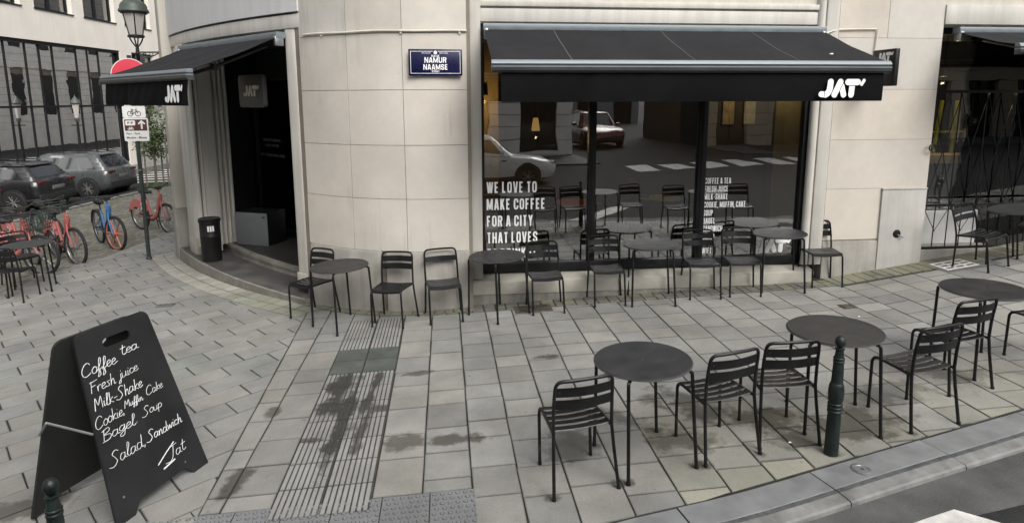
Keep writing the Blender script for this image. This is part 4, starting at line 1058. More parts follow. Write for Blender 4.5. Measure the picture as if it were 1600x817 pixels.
mb = MB(); c = fw(6.15,-.06,1.90); mb.M = frame(c, FE, UP); mb.tube([(.045*math.cos(a*math.pi/8),.045*math.sin(a*math.pi/8),0) for a in range(16)], .009, 6, closed=True); mb.M = Matrix.Identity(4); build('gate_ring', mb, M['metal'], t)

# ------------------------------------------------------------------ terrace chairs and tables
def make_chair(slats=2):
    root = thing('terrace_chair', 'chair', 'chair', (0,0,0))
    m = M['metal']; r = .0118
    def part(name, mb, **k): return build(name, mb, m, root, local=True, **k)
    for s in (-1, 1):
        mb = MB(); mb.tube(smooth_line([(s*.190,.205,0),(s*.186,.196,.34),(s*.184,.190,.405),(s*.182,.165,.434),(s*.181,.13,.437)],4), r, 8); mb.lathe([(.015,0),(.015,.018),(.012,.02)], 8, (s*.190,.205,0)); part('leg', mb)
        mb = MB(); mb.tube([(s*.222,-.222,0),(s*.205,-.186,.30),(s*.198,-.176,.44)], r, 8); mb.lathe([(.015,0),(.015,.018),(.012,.02)], 8, (s*.222,-.222,0)); part('leg', mb)
    mb = MB()
    for s in (-1, 1): mb.tube([(s*.181,.13,.437),(s*.190,-.02,.437),(s*.197,-.178,.430)], r*.95, 8)
    mb.tube([(-.183,.168,.425),(.183,.168,.425)], r*.8, 6)
    part('seat_frame', mb)
    hoop = [(-.198,-.176,.44),(-.197,-.19,.60),(-.193,-.214,.73),(-.185,-.224,.775),(-.160,-.232,.797),(-.10,-.243,.801),(0,-.248,.802),(.10,-.243,.801),(.160,-.232,.797),(.185,-.224,.775),(.193,-.214,.73),(.197,-.19,.60),(.198,-.176,.44)]
    mb = MB(); mb.tube(smooth_line(hoop,3), r, 8); part('back_frame', mb)
    # seat: five flat slats, the front one rolled over the edge
    mb = MB(); n = 8
    for k in range(5):
        y0 = -.165+k*.071; y1 = y0+.056
        a = .190-.003*k
        secs = []
        for (y, z) in ((y0,.441),(y0+.004,.446),(y1-.004,.446),(y1,.441)) if k < 4 else ((y0,.441),(y0+.004,.446),(y1-.006,.445),(y1+.016,.434),(y1+.020,.415),(y1+.015,.415),(y1-.002,.436)):
            secs.append([Vector((-a+2*a*i/n, y, z-.010*math.sin(math.pi*i/n))) for i in range(n+1)])
        mb.solid_strip(secs)
    part('seat', mb, smooth=50)
    mb = MB(); n = 10
    zz = ((.690,.755),(.600,.668)) if slats == 2 else ((.655,.715),)
    for z0, z1 in zz:
        def ln(z, o):
            yb = -.19-(z-.60)*.19
            return [Vector((-.190+.38*i/n, yb-.030*math.sin(math.pi*i/n)+o, z)) for i in range(n+1)]
        mb.solid_strip([ln(z0,.003), ln(z1,.003), ln(z1,-.003), ln(z0,-.003)])
    part('backrest', mb, smooth=50)
    return root
def make_table():
    root = thing('bistro_table', 'table', 'table', (0,0,0))
    mb = MB(); mb.lathe([(0,.712),(.318,.712),(.327,.712),(.3335,.716),(.3345,.722),(.333,.728),(.328,.7315),(.318,.730),(.30,.7285),(0,.7285)], 56)
    top = build('tabletop', mb, M['tabletop'], root, local=True, smooth=40)
    mb = MB(); mb.lathe([(0,.7286),(.006,.7286),(.005,.7305),(0,.731)], 10); build('centre_bolt', mb, M['tablerim'], top, local=True)
    mb = MB(); mb.tube([(.3355*math.cos(R_(a*7.5)),.3355*math.sin(R_(a*7.5)),.7215) for a in range(48)], .0042, 6, closed=True); build('rim', mb, M['tablerim'], top, local=True)
    for k in range(4):
        a = R_(45+90*k); c, s = math.cos(a), math.sin(a)
        mb = MB(); P_ = [(.20,.700),(.295,.700),(.328,.692),(.338,.668),(.345,.50),(.368,.0)]
        mb.tube(smooth_line([(c*p, s*p, z) for p, z in P_],4), .0125, 8); mb.lathe([(.016,0),(.016,.02),(.012,.022)], 8, (c*.368, s*.368, 0))
        build('leg', mb, M['metal'], root, local=True)
    return root
def yaw(fx, fy): return math.atan2(fy, fx)-math.pi/2     # chair faces +Y
def seat_at(o, x, y, fx, fy, label, group):
    a = yaw(fx, fy); o.location = G(x, y, .002)
    sx = (gz(x+.2,y)-gz(x-.2,y))/.4; sy = (gz(x,y+.2)-gz(x,y-.2))/.4
    nrm = Vector((-sx,-sy,1)).normalized()
    q = UP.rotation_difference(nrm).to_matrix().to_4x4() @ Matrix.Rotation(a, 4, 'Z')
    o.rotation_euler = q.to_euler(); o['label'] = label; o['group'] = group
chair2 = make_chair(2); chair1 = make_chair(1); table0 = make_table()
used = set()
def proto(p):
    if p.name in used: return copy_tree(p)
    used.add(p.name); return p
GN, GF = 'terrace chairs near the kerb', 'terrace chairs along the cafe wall'
CH = [
 (.425,3.91,-.10,.40,'black metal slatted chair at the left of the nearest table, back to the road',GN,2),
 (1.47,4.23,-.125,.40,'black metal slatted chair just right of the nearest table, beside another chair',GN,2),
 (1.975,4.375,-.03,.48,'black metal slatted chair just left of the green bollard, back to the road',GN,2),
 (3.09,4.55,-.11,.41,'black metal slatted chair just right of the table behind the green bollard',GN,2),
 (3.75,5.09,-.10,.42,'black metal slatted chair at the near left of the rightmost kerb table',GN,2),
 (4.86,5.44,-.13,.42,'black metal chair cut off by the right edge, beside the last kerb table',GN,2),
 (-2.48,7.53,-.49,-.87,'black metal chair at the left end of the wall row, turned towards the entrance',GF,2),
 (-1.41,7.17,-.085,-.415,'black metal two-slat chair on the end of the ribbed strip against the curved wall',GF,2),
 (-.81,7.25,.20,-.97,'black metal chair with a single back slat against the curved wall',GF,1),
 (.42,7.43,.10,-.99,'black metal chair standing on the iron drain cover in front of the white window slogan',GF,2),
 (1.20,7.63,.04,-.99,'black metal chair just left of the table in front of the middle window pane',GF,2),
 (2.43,7.76,-.05,-1,'black metal chair just right of the table in front of the middle window pane',GF,2),
 (2.95,7.80,-.08,-.99,'black metal chair just left of the table in front of the right window pane',GF,2),
 (4.10,8.06,-.06,-1,'black metal chair against the right pier, right of the last wall table',GF,2),
 (6.12,7.93,.35,-.94,'black metal chair by the white square ground grating in front of the barred shop','chairs outside the barred shop',2),
 (6.93,8.0,-.8,-.6,'black metal chair cut off by the right picture edge outside the barred shop','chairs outside the barred shop',2),
]
for x, y, fx, fy, lab, grp, k in CH: seat_at(proto(chair2 if k == 2 else chair1), x, y, fx, fy, lab, grp)
TB = [
 (.93,4.11,18,'round dark metal table nearest the camera, near the kerb','bistro tables near the kerb'),
 (2.47,4.53,-10,'round dark metal table behind the green bollard','bistro tables near the kerb'),
 (4.22,5.37,5,'round dark metal table farthest right in the kerb row','bistro tables near the kerb'),
 (-2.0,7.13,-42,'round dark metal table left of the ribbed strip by the curved wall','bistro tables along the cafe wall'),
 (-.16,7.31,44,'round dark metal table below the white slogan on the left window pane','bistro tables along the cafe wall'),
 (1.75,7.61,-5,'round dark metal table in front of the middle window pane','bistro tables along the cafe wall'),
 (3.49,7.95,-9,'round dark metal table at the right end of the shop window','bistro tables along the cafe wall'),
 (6.55,7.83,20,'round dark metal table cut off by the right picture edge outside the barred shop','bistro tables outside the barred shop'),
 (-7.30,9.22,30,'round dark metal table at the left picture edge in front of the parked bikes','bistro tables by the parked bikes'),
]
for x, y, a, lab, grp in TB:
    o = proto(table0); seat_at(o, x, y, -math.sin(R_(a)), math.cos(R_(a)), lab, grp)
for x, y, fx, fy, lab in ((-7.20,8.78,-.1,.9,'black metal chair nearest the camera beside the table by the parked bikes'),(-7.82,9.72,.8,-.5,'black metal chair left of the table by the parked bikes')):
    seat_at(copy_tree(chair2), x, y, fx, fy, lab, 'chairs by the parked bikes')

# ------------------------------------------------------------------ sandwich board
BC = Vector((-2.36,3.89,0)); BA = Vector((.30,.954,0)).normalized()
BT_ = Vector((-2.725,3.86,0)); BB = Vector((-2.96,3.98,0))
zb = gz(-2.4,3.9); ztop = 1.09
t = thing('sandwich_board', 'black wooden sandwich board with a white handwritten menu at the left front', 'sandwich board', (BT_.x, BT_.y, zb))
def board(name, base, top, mat_, out):
    c0 = Vector((base.x,base.y,zb)); c1 = Vector((top.x,top.y,ztop)); u = (c1-c0); Hh = u.length; u.normalize()
    F = frame(c0, BA, u)
    wb, wt = .375, .275
    pts = []
    def pt(x, y): pts.append((x, y))
    r = .06
    # outline with feet cut-out at the bottom
    pt(-wb,0); pt(-wb+.13,0); pt(-wb+.19,.07); pt(wb-.19,.07); pt(wb-.13,0); pt(wb,0)
    for j in range(7):
        a = R_(15*j); pt(wt-r+r*math.cos(a), Hh-r+r*math.sin(a))
    for j in range(7):
        a = R_(90+15*j); pt(-wt+r+r*math.cos(a), Hh-r+r*math.sin(a))
    # handle hole: bridge the outline into two loops (panel split left/right of the slot)
    hy0, hy1, hx = Hh-.145, Hh-.085, .10
    mb = MB(F)
    left = [p for p in pts if p[0] < 0]; right = [p for p in pts if p[0] > 0]
    sl = [(0,.07),(0,hy0)]+[(-hx+.02,hy0),(-hx,hy0+.015),(-hx,hy1-.015),(-hx+.02,hy1)]+[(0,hy1),(0,Hh)]
    def half(sgn):
        hole = [(0,hy0),(sgn*(hx-.02),hy0),(sgn*hx,hy0+.015),(sgn*hx,hy1-.015),(sgn*(hx-.02),hy1),(0,hy1)]
        low = [p for p in pts if p[0]*sgn > 0 and p[1] <= .08]; upp = [p for p in pts if p[0]*sgn > 0 and p[1] > .08]
        if sgn > 0: loop = [(0,.07)]+low+upp+[(0,Hh)]
        else: loop = [(0,.07)]+low[::-1]+upp[::-1]+[(0,Hh)]
        loop = loop+hole[::-1]
        return loop
    for sg in (1,-1):
        mb.prism(half(sg), -.009, .009)
    return build(name, mb, mat_, t, smooth=0), F, Hh
fp, BF, BH = board('front_panel', BC, BT_+BA*0+Vector((.012,0,0)), M['board'], 1)
bp_, _, _ = board('back_panel', BB, BT_-Vector((.012,-.03,0)), M['board_in'], -1)
mb = MB(); 
for (txt, x, y, h, w, ang) in (('Coffee.',-.295,.945,.098,.265,.03),('tea',-.01,.985,.085,.135,.0),('Fresh',-.275,.835,.092,.175,-.01),('juice',-.075,.845,.082,.15,.02),('Milk-Shake',-.28,.725,.092,.35,.02),('Cookie,',-.315,.615,.092,.215,.03),('Muffin.',-.095,.655,.058,.15,-.05),('Cake',.075,.660,.075,.135,.0),
        ('Bagel.',-.295,.525,.092,.265,.0),('Soup',.008,.545,.075,.155,-.02),('Salad,',-.295,.355,.105,.27,.03),('Sandwich',-.015,.375,.085,.285,-.01),('Jat',.085,.185,.10,.15,.0)):
    mb = MB(); handwrite(mb, txt, BF @ Matrix.Translation((0,0,.0095)), x, y+.006, h*.78, ang, rng.uniform(.0019,.0025) if h > .08 else .0018, w); build('chalk_word', mb, M['chalk'], t)
mb = MB(BF @ Matrix.Translation((0,0,.0095)))
mb.tube([(.0,.20,.001),(.08,.245,.001),(.16,.285,.001)], .004, 5); mb.tube([(.03,.155,.001),(.13,.172,.001)], .006, 5)
build('chalk_flourish', mb, M['chalk'], t)
F2 = BF
mb = MB(F2); mb.lathe([(0,.0095),(.008,.0095),(.007,.012),(0,.0125)], 8, (-.28,.15,0)); mb.lathe([(0,.0095),(.006,.0095),(0,.0115)], 8, (.20,.11,0)); build('screw', mb, M['steel'], t)
for sy in (-1,):
    mb = MB()
    a = BF @ Vector((-.325,.60,-.01)); mid = Vector((BT_.x-.01, BT_.y, 0))-BA*.33+UP*(zb+.70); bb = Vector((BB.x,BB.y,zb)).lerp(Vector((BT_.x,BT_.y,ztop)), .5)-BA*.325
    mb.tube([a, mid], .008, 6); mb.tube([mid, bb], .008, 6); build('hinge_stay', mb, M['steel'], t)

# ------------------------------------------------------------------ bollards
def BL(mb, prof, n): mb.lathe([(r*.78, z) for r, z in prof], n)
def bollard(x, y, label, tilt=0):
    t = thing('bollard', label, 'bollard', tuple(G(x,y,-.02)), rng.uniform(0,6), 'green cast iron bollards at the kerb')
    mb = MB(); BL(mb, [(.062,0),(.060,.03),(.057,.30),(.056,.335)], 20); build('base_shaft', mb, M['green'], t, local=True)
    mb = MB()
    for z in (.345,.372,.398): BL(mb, [(.054,z-.014),(.062,z-.006),(.062,z+.006),(.054,z+.012)], 20)
    build('ring', mb, M['green'], t, local=True)
    mb = MB(); BL(mb, [(.053,.408),(.060,.425),(.064,.45),(.066,.50),(.062,.525),(.057,.545),(.050,.555)], 20); build('collar', mb, M['green'], t, local=True)
    mb = MB(); BL(mb, [(.049,.552),(.044,.68),(.0405,.735)], 20); BL(mb, [(.042,.70),(.047,.704),(.047,.712),(.042,.716)], 18); BL(mb, [(.042,.722),(.047,.726),(.047,.734),(.042,.738)], 18); BL(mb, [(.040,.738),(.034,.765),(.031,.800)], 18); BL(mb, [(.033,.792),(.040,.797),(.040,.803),(.033,.806)], 18); build('shaft', mb, M['green'], t, local=True)
    mb = MB(); BL(mb, [(0,.80)]+[(.043*math.cos(R_(a)),.848+.043*math.sin(R_(a))) for a in range(-75,90,15)]+[(0,.892)], 20); build('ball_top', mb, M['green'], t, local=True)
    return t
bollard(2.235, 4.06, 'dark green bollard with a ball top in front of the second kerb table')
bollard(-2.17, 2.69, 'dark green bollard cut off by the bottom edge below the sandwich board')

# ------------------------------------------------------------------ drain covers
def plate(name, label, cat, cs, co, w, l, m, h=.008, slots=None, rz=0, loc=None):
    t = thing(name, label, cat, tuple(gs(cs,co)))
    mb = MB(); q = [gs(cs-w/2,co-l/2,.002),gs(cs+w/2,co-l/2,.002),gs(cs+w/2,co+l/2,.002),gs(cs-w/2,co+l/2,.002)]
    mb.hexa(q+[p+UP*h for p in q])
    if slots:
        for i in range(slots[0]):
            for j in range(slots[1]):
                a = cs-w*.36+w*.72*i/max(1,slots[0]-1); b = co-l*.22+l*.44*j/max(1,slots[1]-1); sw = w*.72/slots[0]*.28; sl = l*.14
                mb.poly([gs(a-sw,b-sl,.002+h+.0015),gs(a+sw,b-sl,.002+h+.0015),gs(a+sw,b+sl,.002+h+.0015),gs(a-sw,b+sl,.002+h+.0015)], 1)
    build('cover', mb, [m, M['black']], t)
    return t
plate('drain_cover', 'brown iron slotted drain cover at the foot of the window wall', 'drain cover', .72,.30,.46,.27, M['iron'], .010, (10,2))
plate('valve_cover', 'small square iron cover in the paving right of the wall tables', 'cover', 4.36,1.04,.17,.15, M['iron'], .006, (2,2))
t = plate('inspection_cover', 'small square cover set in the paving in front of the entrance step', 'cover', -4.14,-.96,.22,.14, mat('grey_cover',(0.10,0.10,0.095),.7), .008, (3,1))
t = thing('ground_grating', 'white framed square grating in the ground before the barred shop', 'grating', tuple(gs(6.32,.15)))
def gq(s, o, dz):
    return gs(s, o, dz)
GS, GO = 6.42, .22
mb = MB(); q = [gq(GS-.30,GO-.24,.004),gq(GS+.46,GO-.24,.004),gq(GS+.46,GO+.24,.004),gq(GS-.30,GO+.24,.004)]; mb.hexa([p-UP*.01 for p in q]+q); build('dark_surround', mb, mat('slate_surround',(0.11,0.11,0.105),.7), t, smooth=0)
mb = MB()
def gbar(a0,a1,b0,b1): 
    q = [gq(a0,b0,.0045),gq(a1,b0,.0045),gq(a1,b1,.0045),gq(a0,b1,.0045)]; mb.hexa(q+[p+UP*.008 for p in q])
for k in range(4): a = GS-.24+k*.14; gbar(a,a+.026,GO-.16,GO+.16)
for k in range(4):
    b = GO-.16+k*.098
    for j in range(3): gbar(GS-.24+j*.14+.026,GS-.24+(j+1)*.14,b,b+.026)
build('grating_bars', mb, M['sign_white'], t, smooth=0)
t = thing('kerb_cover', 'round steel water cover set in the kerb stone below the bollard', 'cover', tuple(kat(u_ref+1.33,.13,0)))
mb = MB(); c = kat(u_ref+1.36,.115,.001); mb.lathe([(.058,0),(.058,.004),(.045,.006),(.043,.003),(0,.004)], 20, tuple(c)); build('ring', mb, M['steel'], t)
mb = MB(); mb.lathe([(.062,-.003),(.075,-.003),(.074,.001),(.062,.002)], 20, tuple(c), cap=False); mb.box((c.x,c.y,c.z+.005),(.02,.02,.004)); build('rim', mb, M['groove'], t)
# a few bits of litter on the ground
for x, y, s, lab in ((1.86,3.30,.035,'crumpled white scrap in the gutter beside the kerb'),(2.02,4.22,.012,'tiny white speck under the chair left of the bollard'),(3.9,6.75,.014,'white speck on the paving right of the wall tables')):
    mb = MB(); z = gz(x,y)+(-.037 if y < 3.5 else .003)
    mb.prism([(x+s*math.cos(a)*rng.uniform(.6,1.2), y+s*.7*math.sin(a)*rng.uniform(.6,1.2)) for a in (0,1,2,3,4,5)], z, z+s*.3); T(build('litter', mb, M['white'], smooth=0), lab, 'litter')

# ------------------------------------------------------------------ entrance bin and metal box
t = thing('litter_bin', 'black cylindrical litter bin with a white label on the entrance step', 'bin', (-4.94,10.05,-.043))
mb = MB(); mb.lathe([(.150,0),(.152,.02),(.155,.40),(.158,.405),(.158,.42),(.155,.425),(.157,.66),(.165,.665),(.166,.70),(.155,.705),(.14,.69),(.14,.5),(0,.5)], 28); build('body', mb, M['black'], t, local=True)
mb = MB(); mb.lathe([(.150,.64),(.168,.645),(.171,.665),(.168,.69),(.150,.695)], 28); build('rim', mb, M['metal'], t, local=True)
mb = MB(); 
for k in range(3): mb.lathe([(.1605,.505),(.1605,.595)], 4, a0=-78+k*13, a1=-78+k*13+10)
build('label', mb, M['sign_white'], t, local=True)
BX = Vector((.956,-.29,0)); BY = Vector((.29,.956,0))
t = thing('metal_box', 'square grey metal box standing inside the dark entrance', 'box', (-4.47,10.8,.086))
mb = MB(); F_ = frame(Vector((-4.475,10.56,.086)), BX, BY); mb.M = F_; mb.box((0,.25,.285),(.66,.48,.57)); build('body', mb, M['black'], t, bevel=.008); mb = MB(F_); mb.box((0,.003,.285),(.655,.012,.565)); build('front_panel', mb, M['greybox'], t, bevel=.004)  # body black to paint in the recess shade; metal grey only in front
mb = MB(); mb.M = F_; mb.box((.255,-.006,.50),(.05,.006,.02)); build('latch', mb, M['black'], t)

# ------------------------------------------------------------------ lantern on the corner
t = thing('wall_lantern', 'green topped street lantern on a bracket at the corner of the cafe building', 'street lamp', (-6.16,11.5,3.35))
LX, LY = -6.68, 11.5
c = (LX,LY,0)
def lt(nm, prof, m, n=8, **k): mb = MB(); mb.lathe(prof, n, c); return build(nm, mb, m, t, **k)
lt('roof', [(.235,4.085),(.245,4.10),(.235,4.135),(.22,4.15),(.215,4.20),(.19,4.24),(.15,4.275),(.10,4.30),(.05,4.33),(.045,4.37),(0,4.40)], M['lampgreen'], 20)
lt('glass_body', [(.115,3.70),(.195,4.08)], M['lampglass'], 6, smooth=0)
mb = MB()
for k in range(6):
    a = R_(60*k); mb.tube([(LX+.118*math.cos(a),LY+.118*math.sin(a),3.69),(LX+.20*math.cos(a),LY+.20*math.sin(a),4.09)], .011, 5)
mb.lathe([(.12,3.655),(.135,3.66),(.135,3.69),(.12,3.70)], 12, c); mb.lathe([(.20,4.06),(.215,4.065),(.215,4.085),(.20,4.09)], 12, c); build('cage', mb, M['green'], t)
mb = MB()
for k in range(4):
    a = R_(45+90*k); mb.tube(smooth_line([(LX+.11*math.cos(a),LY+.11*math.sin(a),3.66),(LX+.07*math.cos(a),LY+.07*math.sin(a),3.57),(LX+.02*math.cos(a),LY+.02*math.sin(a),3.50)],4), .012, 6)
mb.lathe([(.0,2.86),(.03,2.90),(.028,3.0),(.034,3.02),(.026,3.05),(.026,3.36),(.04,3.38),(.03,3.42),(.024,3.52),(.0,3.53)], 12, c)
build('stem', mb, M['black'], t)
mb = MB(); mb.tube([(LX,LY,3.40),(SX+.02,LY,3.40)], .014, 6); mb.tube(smooth_line([(LX+.03,LY,3.36),(LX+.15,LY,3.31),(LX+.28,LY,3.34),(SX-.12,LY,3.38),(SX-.02,LY,3.26)],5), .011, 6)
mb.tube([(LX+.12+.04*math.cos(a*math.pi/6),LY,3.345+.04*math.sin(a*math.pi/6)) for a in range(12)], .007, 5, closed=True); mb.tube([(LX+.24+.03*math.cos(a*math.pi/6),LY,3.365+.03*math.sin(a*math.pi/6)) for a in range(12)], .007, 5, closed=True)
mb.box((SX-.0,LY,3.33),(.05,.06,.26)); build('bracket', mb, M['lampgreen'], t)

# ------------------------------------------------------------------ traffic sign post
sp = G(-6.60,11.09)
t = thing('sign_post', 'dark post with a red no entry disc, a bicycle plate and a brown direction plate', 'road sign', tuple(sp))
mb = MB(); mb.tube([(sp.x,sp.y,sp.z),(sp.x,sp.y,3.32)], .036, 12); mb.lathe([(.05,0),(.05,.03),(.038,.05)], 12, tuple(sp)); build('pole', mb, mat('sign_post_green',(0.025,0.035,0.030),.5), t)
SPX = Vector((.985,.17,0)); SN = Vector((.17,-.985,0))
def sf(x, z, o=.05): return frame(Vector((sp.x,sp.y,0))+SPX*x+SN*o+UP*z, SPX, UP)
mb = MB(); mb.M = sf(0,2.97); mb.lathe([(0,-.006),(.292,-.006),(.300,-.004),(.300,.004),(.292,.006),(0,.006)], 40); disc = build('no_entry_disc', mb, M['sign_red'], t)
mb = MB(); mb.M = sf(0,2.97); mb.lathe([(.286,.0068),(.2995,.0068)], 40, cap=False); build('disc_edge', mb, M['sign_white'], disc)
mb = MB(); mb.M = sf(0,2.97); mb.box((0,0,.0075),(.47,.085,.003)); build('white_bar', mb, M['sign_white'], disc)
def rrect(w, h, r=.02):
    out = []
    for cx, cy, a in ((w/2-r,h/2-r,0),(-w/2+r,h/2-r,90),(-w/2+r,-h/2+r,180),(w/2-r,-h/2+r,270)):
        for j in range(4): out.append((cx+r*math.cos(R_(a+30*j)), cy+r*math.sin(R_(a+30*j))))
    return out
mb = MB(sf(.01,2.355)); mb.prism(rrect(.37,.20), -.004, .004); bpz = build('bicycle_plate', mb, M['sign_white'], t, smooth=0)
def bike_icon(mb, k, x0, y0, z, w=.005):
    def T_(P): return [(x0+a*k, y0+b*k, z) for a, b in P]
    for cx in (-.55,.55): mb.tube(T_([(cx+.36*math.cos(a*math.pi/9), .0+.36*math.sin(a*math.pi/9)) for a in range(18)]), w, 4, closed=True)
    for P in ([(-.55,0),(-.22,.55),(.34,.55),(-.02,.0),(-.55,0)],[(-.02,0),(-.28,.68),(-.42,.68)],[(-.28,.68),(-.16,.68)],[(.55,0),(.30,.74),(.46,.80)]): mb.tube(T_(P), w, 4)
mb = MB(sf(.01,2.355)); bike_icon(mb, .115, 0, -.03, .004, .006); build('bicycle_symbol', mb, M['black'], bpz)
mb = MB(sf(.02,2.05)); mb.prism(rrect(.40,.40), -.004, .004); dp = build('direction_plate', mb, M['sign_white'], t, smooth=0)
mb = MB(sf(.02,2.05)); mb.prism([(-.18,-.02),(.18,-.02),(.18,.175),(-.18,.175)], .0041, .0055); build('brown_field', mb, M['sign_brown'], dp, smooth=0)
mb = MB(sf(.02,2.05)); mb.prism(rrect(.16,.085,.02), .0056, .007); bb_ = mb.M
mb.M = sf(.02-.08,2.05+.115); mb2 = MB(sf(.02-.085,2.05+.115)); mb2.prism(rrect(.16,.085,.02), .0056, .007)
mb2.M = sf(.02+.095,2.05+.085); mb2.prism([(-.014,-.075),(.014,-.075),(.014,.03),(.045,.0),(.06,.02),(.0,.08),(-.06,.02),(-.045,.0),(-.014,.03)], .0056, .007)
bike_icon(mb2, .05, -.18, -.075, .006, .004)
build('white_pictograms', mb2, M['sign_white'], dp, smooth=0)
mb = MB()
put2d(mb, text2d('Parc - Park', .036, .22, bold=.02), sf(.02,2.05), dx=-.16, dy=-.085, dz=.0048); put2d(mb, text2d('Musées - Musea', .036, .32, bold=.02), sf(.02,2.05), dx=-.16, dy=-.155, dz=.0048)
put2d(mb, text2d('P P', .04, .09, bold=.03), sf(.02-.085,2.05+.115), dx=-.045, dy=-.018, dz=.0075)
build('plate_lettering', mb, M['black'], dp, smooth=0)
mb = MB(); mb.tube([(sp.x-.03,sp.y-.02,1.32),(sp.x+.03,sp.y-.045,1.34)], .02, 6); build('clamp', mb, M['steel'], t)

# ------------------------------------------------------------------ shared bicycles
M['pink'] = mat('bike_pink_paint', (0.36,0.11,0.10), 0.5, var=0.08)
M['blue'] = mat('bike_blue_paint', (0.055,0.17,0.36), 0.45, var=0.08)
M['bikedark'] = mat('bike_dark_paint', (0.03,0.045,0.04), 0.5)
M['chrome'] = mat('bike_spoke_metal', (0.22,0.22,0.22), 0.4, 0.6)
M['orange'] = mat('bike_orange_rim', (0.36,0.12,0.075), 0.5)
M['saddle'] = mat('saddle_black', (0.015,0.015,0.015), 0.6)
def bike(label, x, y, dx, dy, paint, panel=True, basket=False, rimmat=None, steer=0.0, lean=0.05, textmat=None):
    t = thing('parked_bicycle', label, 'bicycle', tuple(G(x,y,-.03)), math.atan2(dy,dx), 'shared bicycles parked in the side street')
    t.rotation_euler = (lean, 0, math.atan2(dy,dx)); t.matrix_basis = Matrix.Translation(G(x,y,-.03)) @ t.rotation_euler.to_matrix().to_4x4()
    p = lambda nm, mb, m, par=None, **k: build(nm, mb, m, par or t, local=True, **k)
    Rw = .335
    def wheel(cx, M4=None):
        mb = MB(M4); mb.tube([(cx+Rw*math.cos(R_(a*10)),0,Rw+Rw*math.sin(R_(a*10))) for a in range(36)], .028, 8, closed=True); w = p('wheel', mb, M['rubber'])
        mb = MB(M4); mb.tube([(cx+(Rw-.03)*math.cos(R_(a*10)),0,Rw+(Rw-.03)*math.sin(R_(a*10))) for a in range(36)], .012, 6, closed=True)
        if rimmat and cx > 0:
            for a in range(6): mb.tube([(cx,0,Rw),(cx+(Rw-.03)*math.cos(R_(a*60)),0,Rw+(Rw-.03)*math.sin(R_(a*60)))], .017, 6)
        else:
            for a in range(18): mb.tube([(cx,(.025 if a%2 else -.025),Rw),(cx+(Rw-.03)*math.cos(R_(a*20)),0,Rw+(Rw-.03)*math.sin(R_(a*20)))], .0035, 4)
        mb.lathe([(.0,-.05),(.05,-.045),(.055,0),(.05,.045),(0,.05)], 14, (cx,0,Rw), axis='y')
        p('rim', mb, rimmat if (rimmat and cx > 0) else M['chrome'], w)
    piv = Vector((.42,0,.75))
    SM = Matrix.Translation(piv) @ Matrix.Rotation(steer, 4, Vector((-.28,0,.96))) @ Matrix.Translation(-piv)
    wheel(-.55); wheel(.55, SM)
    mb = MB()
    mb.tube(smooth_line([(.37,0,.86),(.30,0,.70),(.16,0,.42),(.02,0,.32),(-.08,0,.30)],5), [.040]+[.050]*19+[.040], 10, flat=1.0)
    mb.tube([(-.08,0,.30),(-.20,0,.72)], .024, 8); mb.tube([(.385,0,.90),(.355,0,.76)], .032, 10)
    for s in (-.05,.05): mb.tube([(-.08,s*.6,.30),(-.55,s*1.2,.335)], .013, 6); mb.tube([(-.17,s*.5,.60),(-.55,s*1.2,.335)], .010, 6)
    p('frame', mb, paint)
    if textmat:
        mb = MB()
        for s in (-1,1): mb.box((.19,s*.041,.50),(.10,.003,.045), rz=0)
        p('frame_lettering', mb, textmat)
    mb = MB(SM)
    for s in (-.045,.045): mb.tube([(.395,s*.6,.74),(.43,s*1.1,.62),(.55,s*1.2,.335)], .014, 6)
    mb.tube([(.36,0,.72),(.325,0,1.02)], .018, 8); p('fork', mb, paint)
    mb = MB(SM); mb.tube(smooth_line([(.22,-.30,1.07),(.30,-.22,1.08),(.34,-.08,1.04),(.335,0,1.03),(.34,.08,1.04),(.30,.22,1.08),(.22,.30,1.07)],4), .013, 8); mb.box((.345,0,1.03),(.09,.09,.07))
    for s in (-1,1): mb.tube([(.18,s*.31,1.065),(.27,s*.27,1.075)], .019, 8); mb.tube([(.33,s*.19,1.06),(.33,s*.30,1.03)], .007, 5)
    p('handlebar', mb, M['saddle'])
    mb = MB(); mb.tube([(-.20,0,.70),(-.235,0,.87)], .014, 8)
    mb.tube(smooth_line([(.02,0,.905),(-.10,0,.905),(-.22,0,.915),(-.34,0,.925)],4), [.025]+[.03]*4+[.055]*4+[.085]*4, 10); p('saddle', mb, M['saddle'])
    mb = MB(); mb.lathe([(.0,-.03),(.07,-.028),(.075,0),(.07,.028),(0,.03)], 16, (-.08,0,.30), axis='y'); mb.tube([(-.08,.05,.30),(.06,.06,.22)], .010, 6); mb.tube([(-.08,-.05,.30),(-.22,-.06,.38)], .010, 6); mb.box((.07,.10,.215),(.09,.09,.02)); mb.box((-.23,-.10,.385),(.09,.09,.02)); p('crank', mb, M['saddle'])
    # rear mudguard: an arch, with side panels on the shared bikes
    mb = MB(); r0, r1 = .365, .375; arcp = [(math.cos(R_(a)), math.sin(R_(a))) for a in range(20, 185, 11)]
    mb.solid_strip([[Vector((-.55+r0*c, -.035, Rw+r0*s)) for c, s in arcp],[Vector((-.55+r1*c, -.035, Rw+r1*s)) for c, s in arcp],[Vector((-.55+r1*c, .035, Rw+r1*s)) for c, s in arcp],[Vector((-.55+r0*c, .035, Rw+r0*s)) for c, s in arcp]])
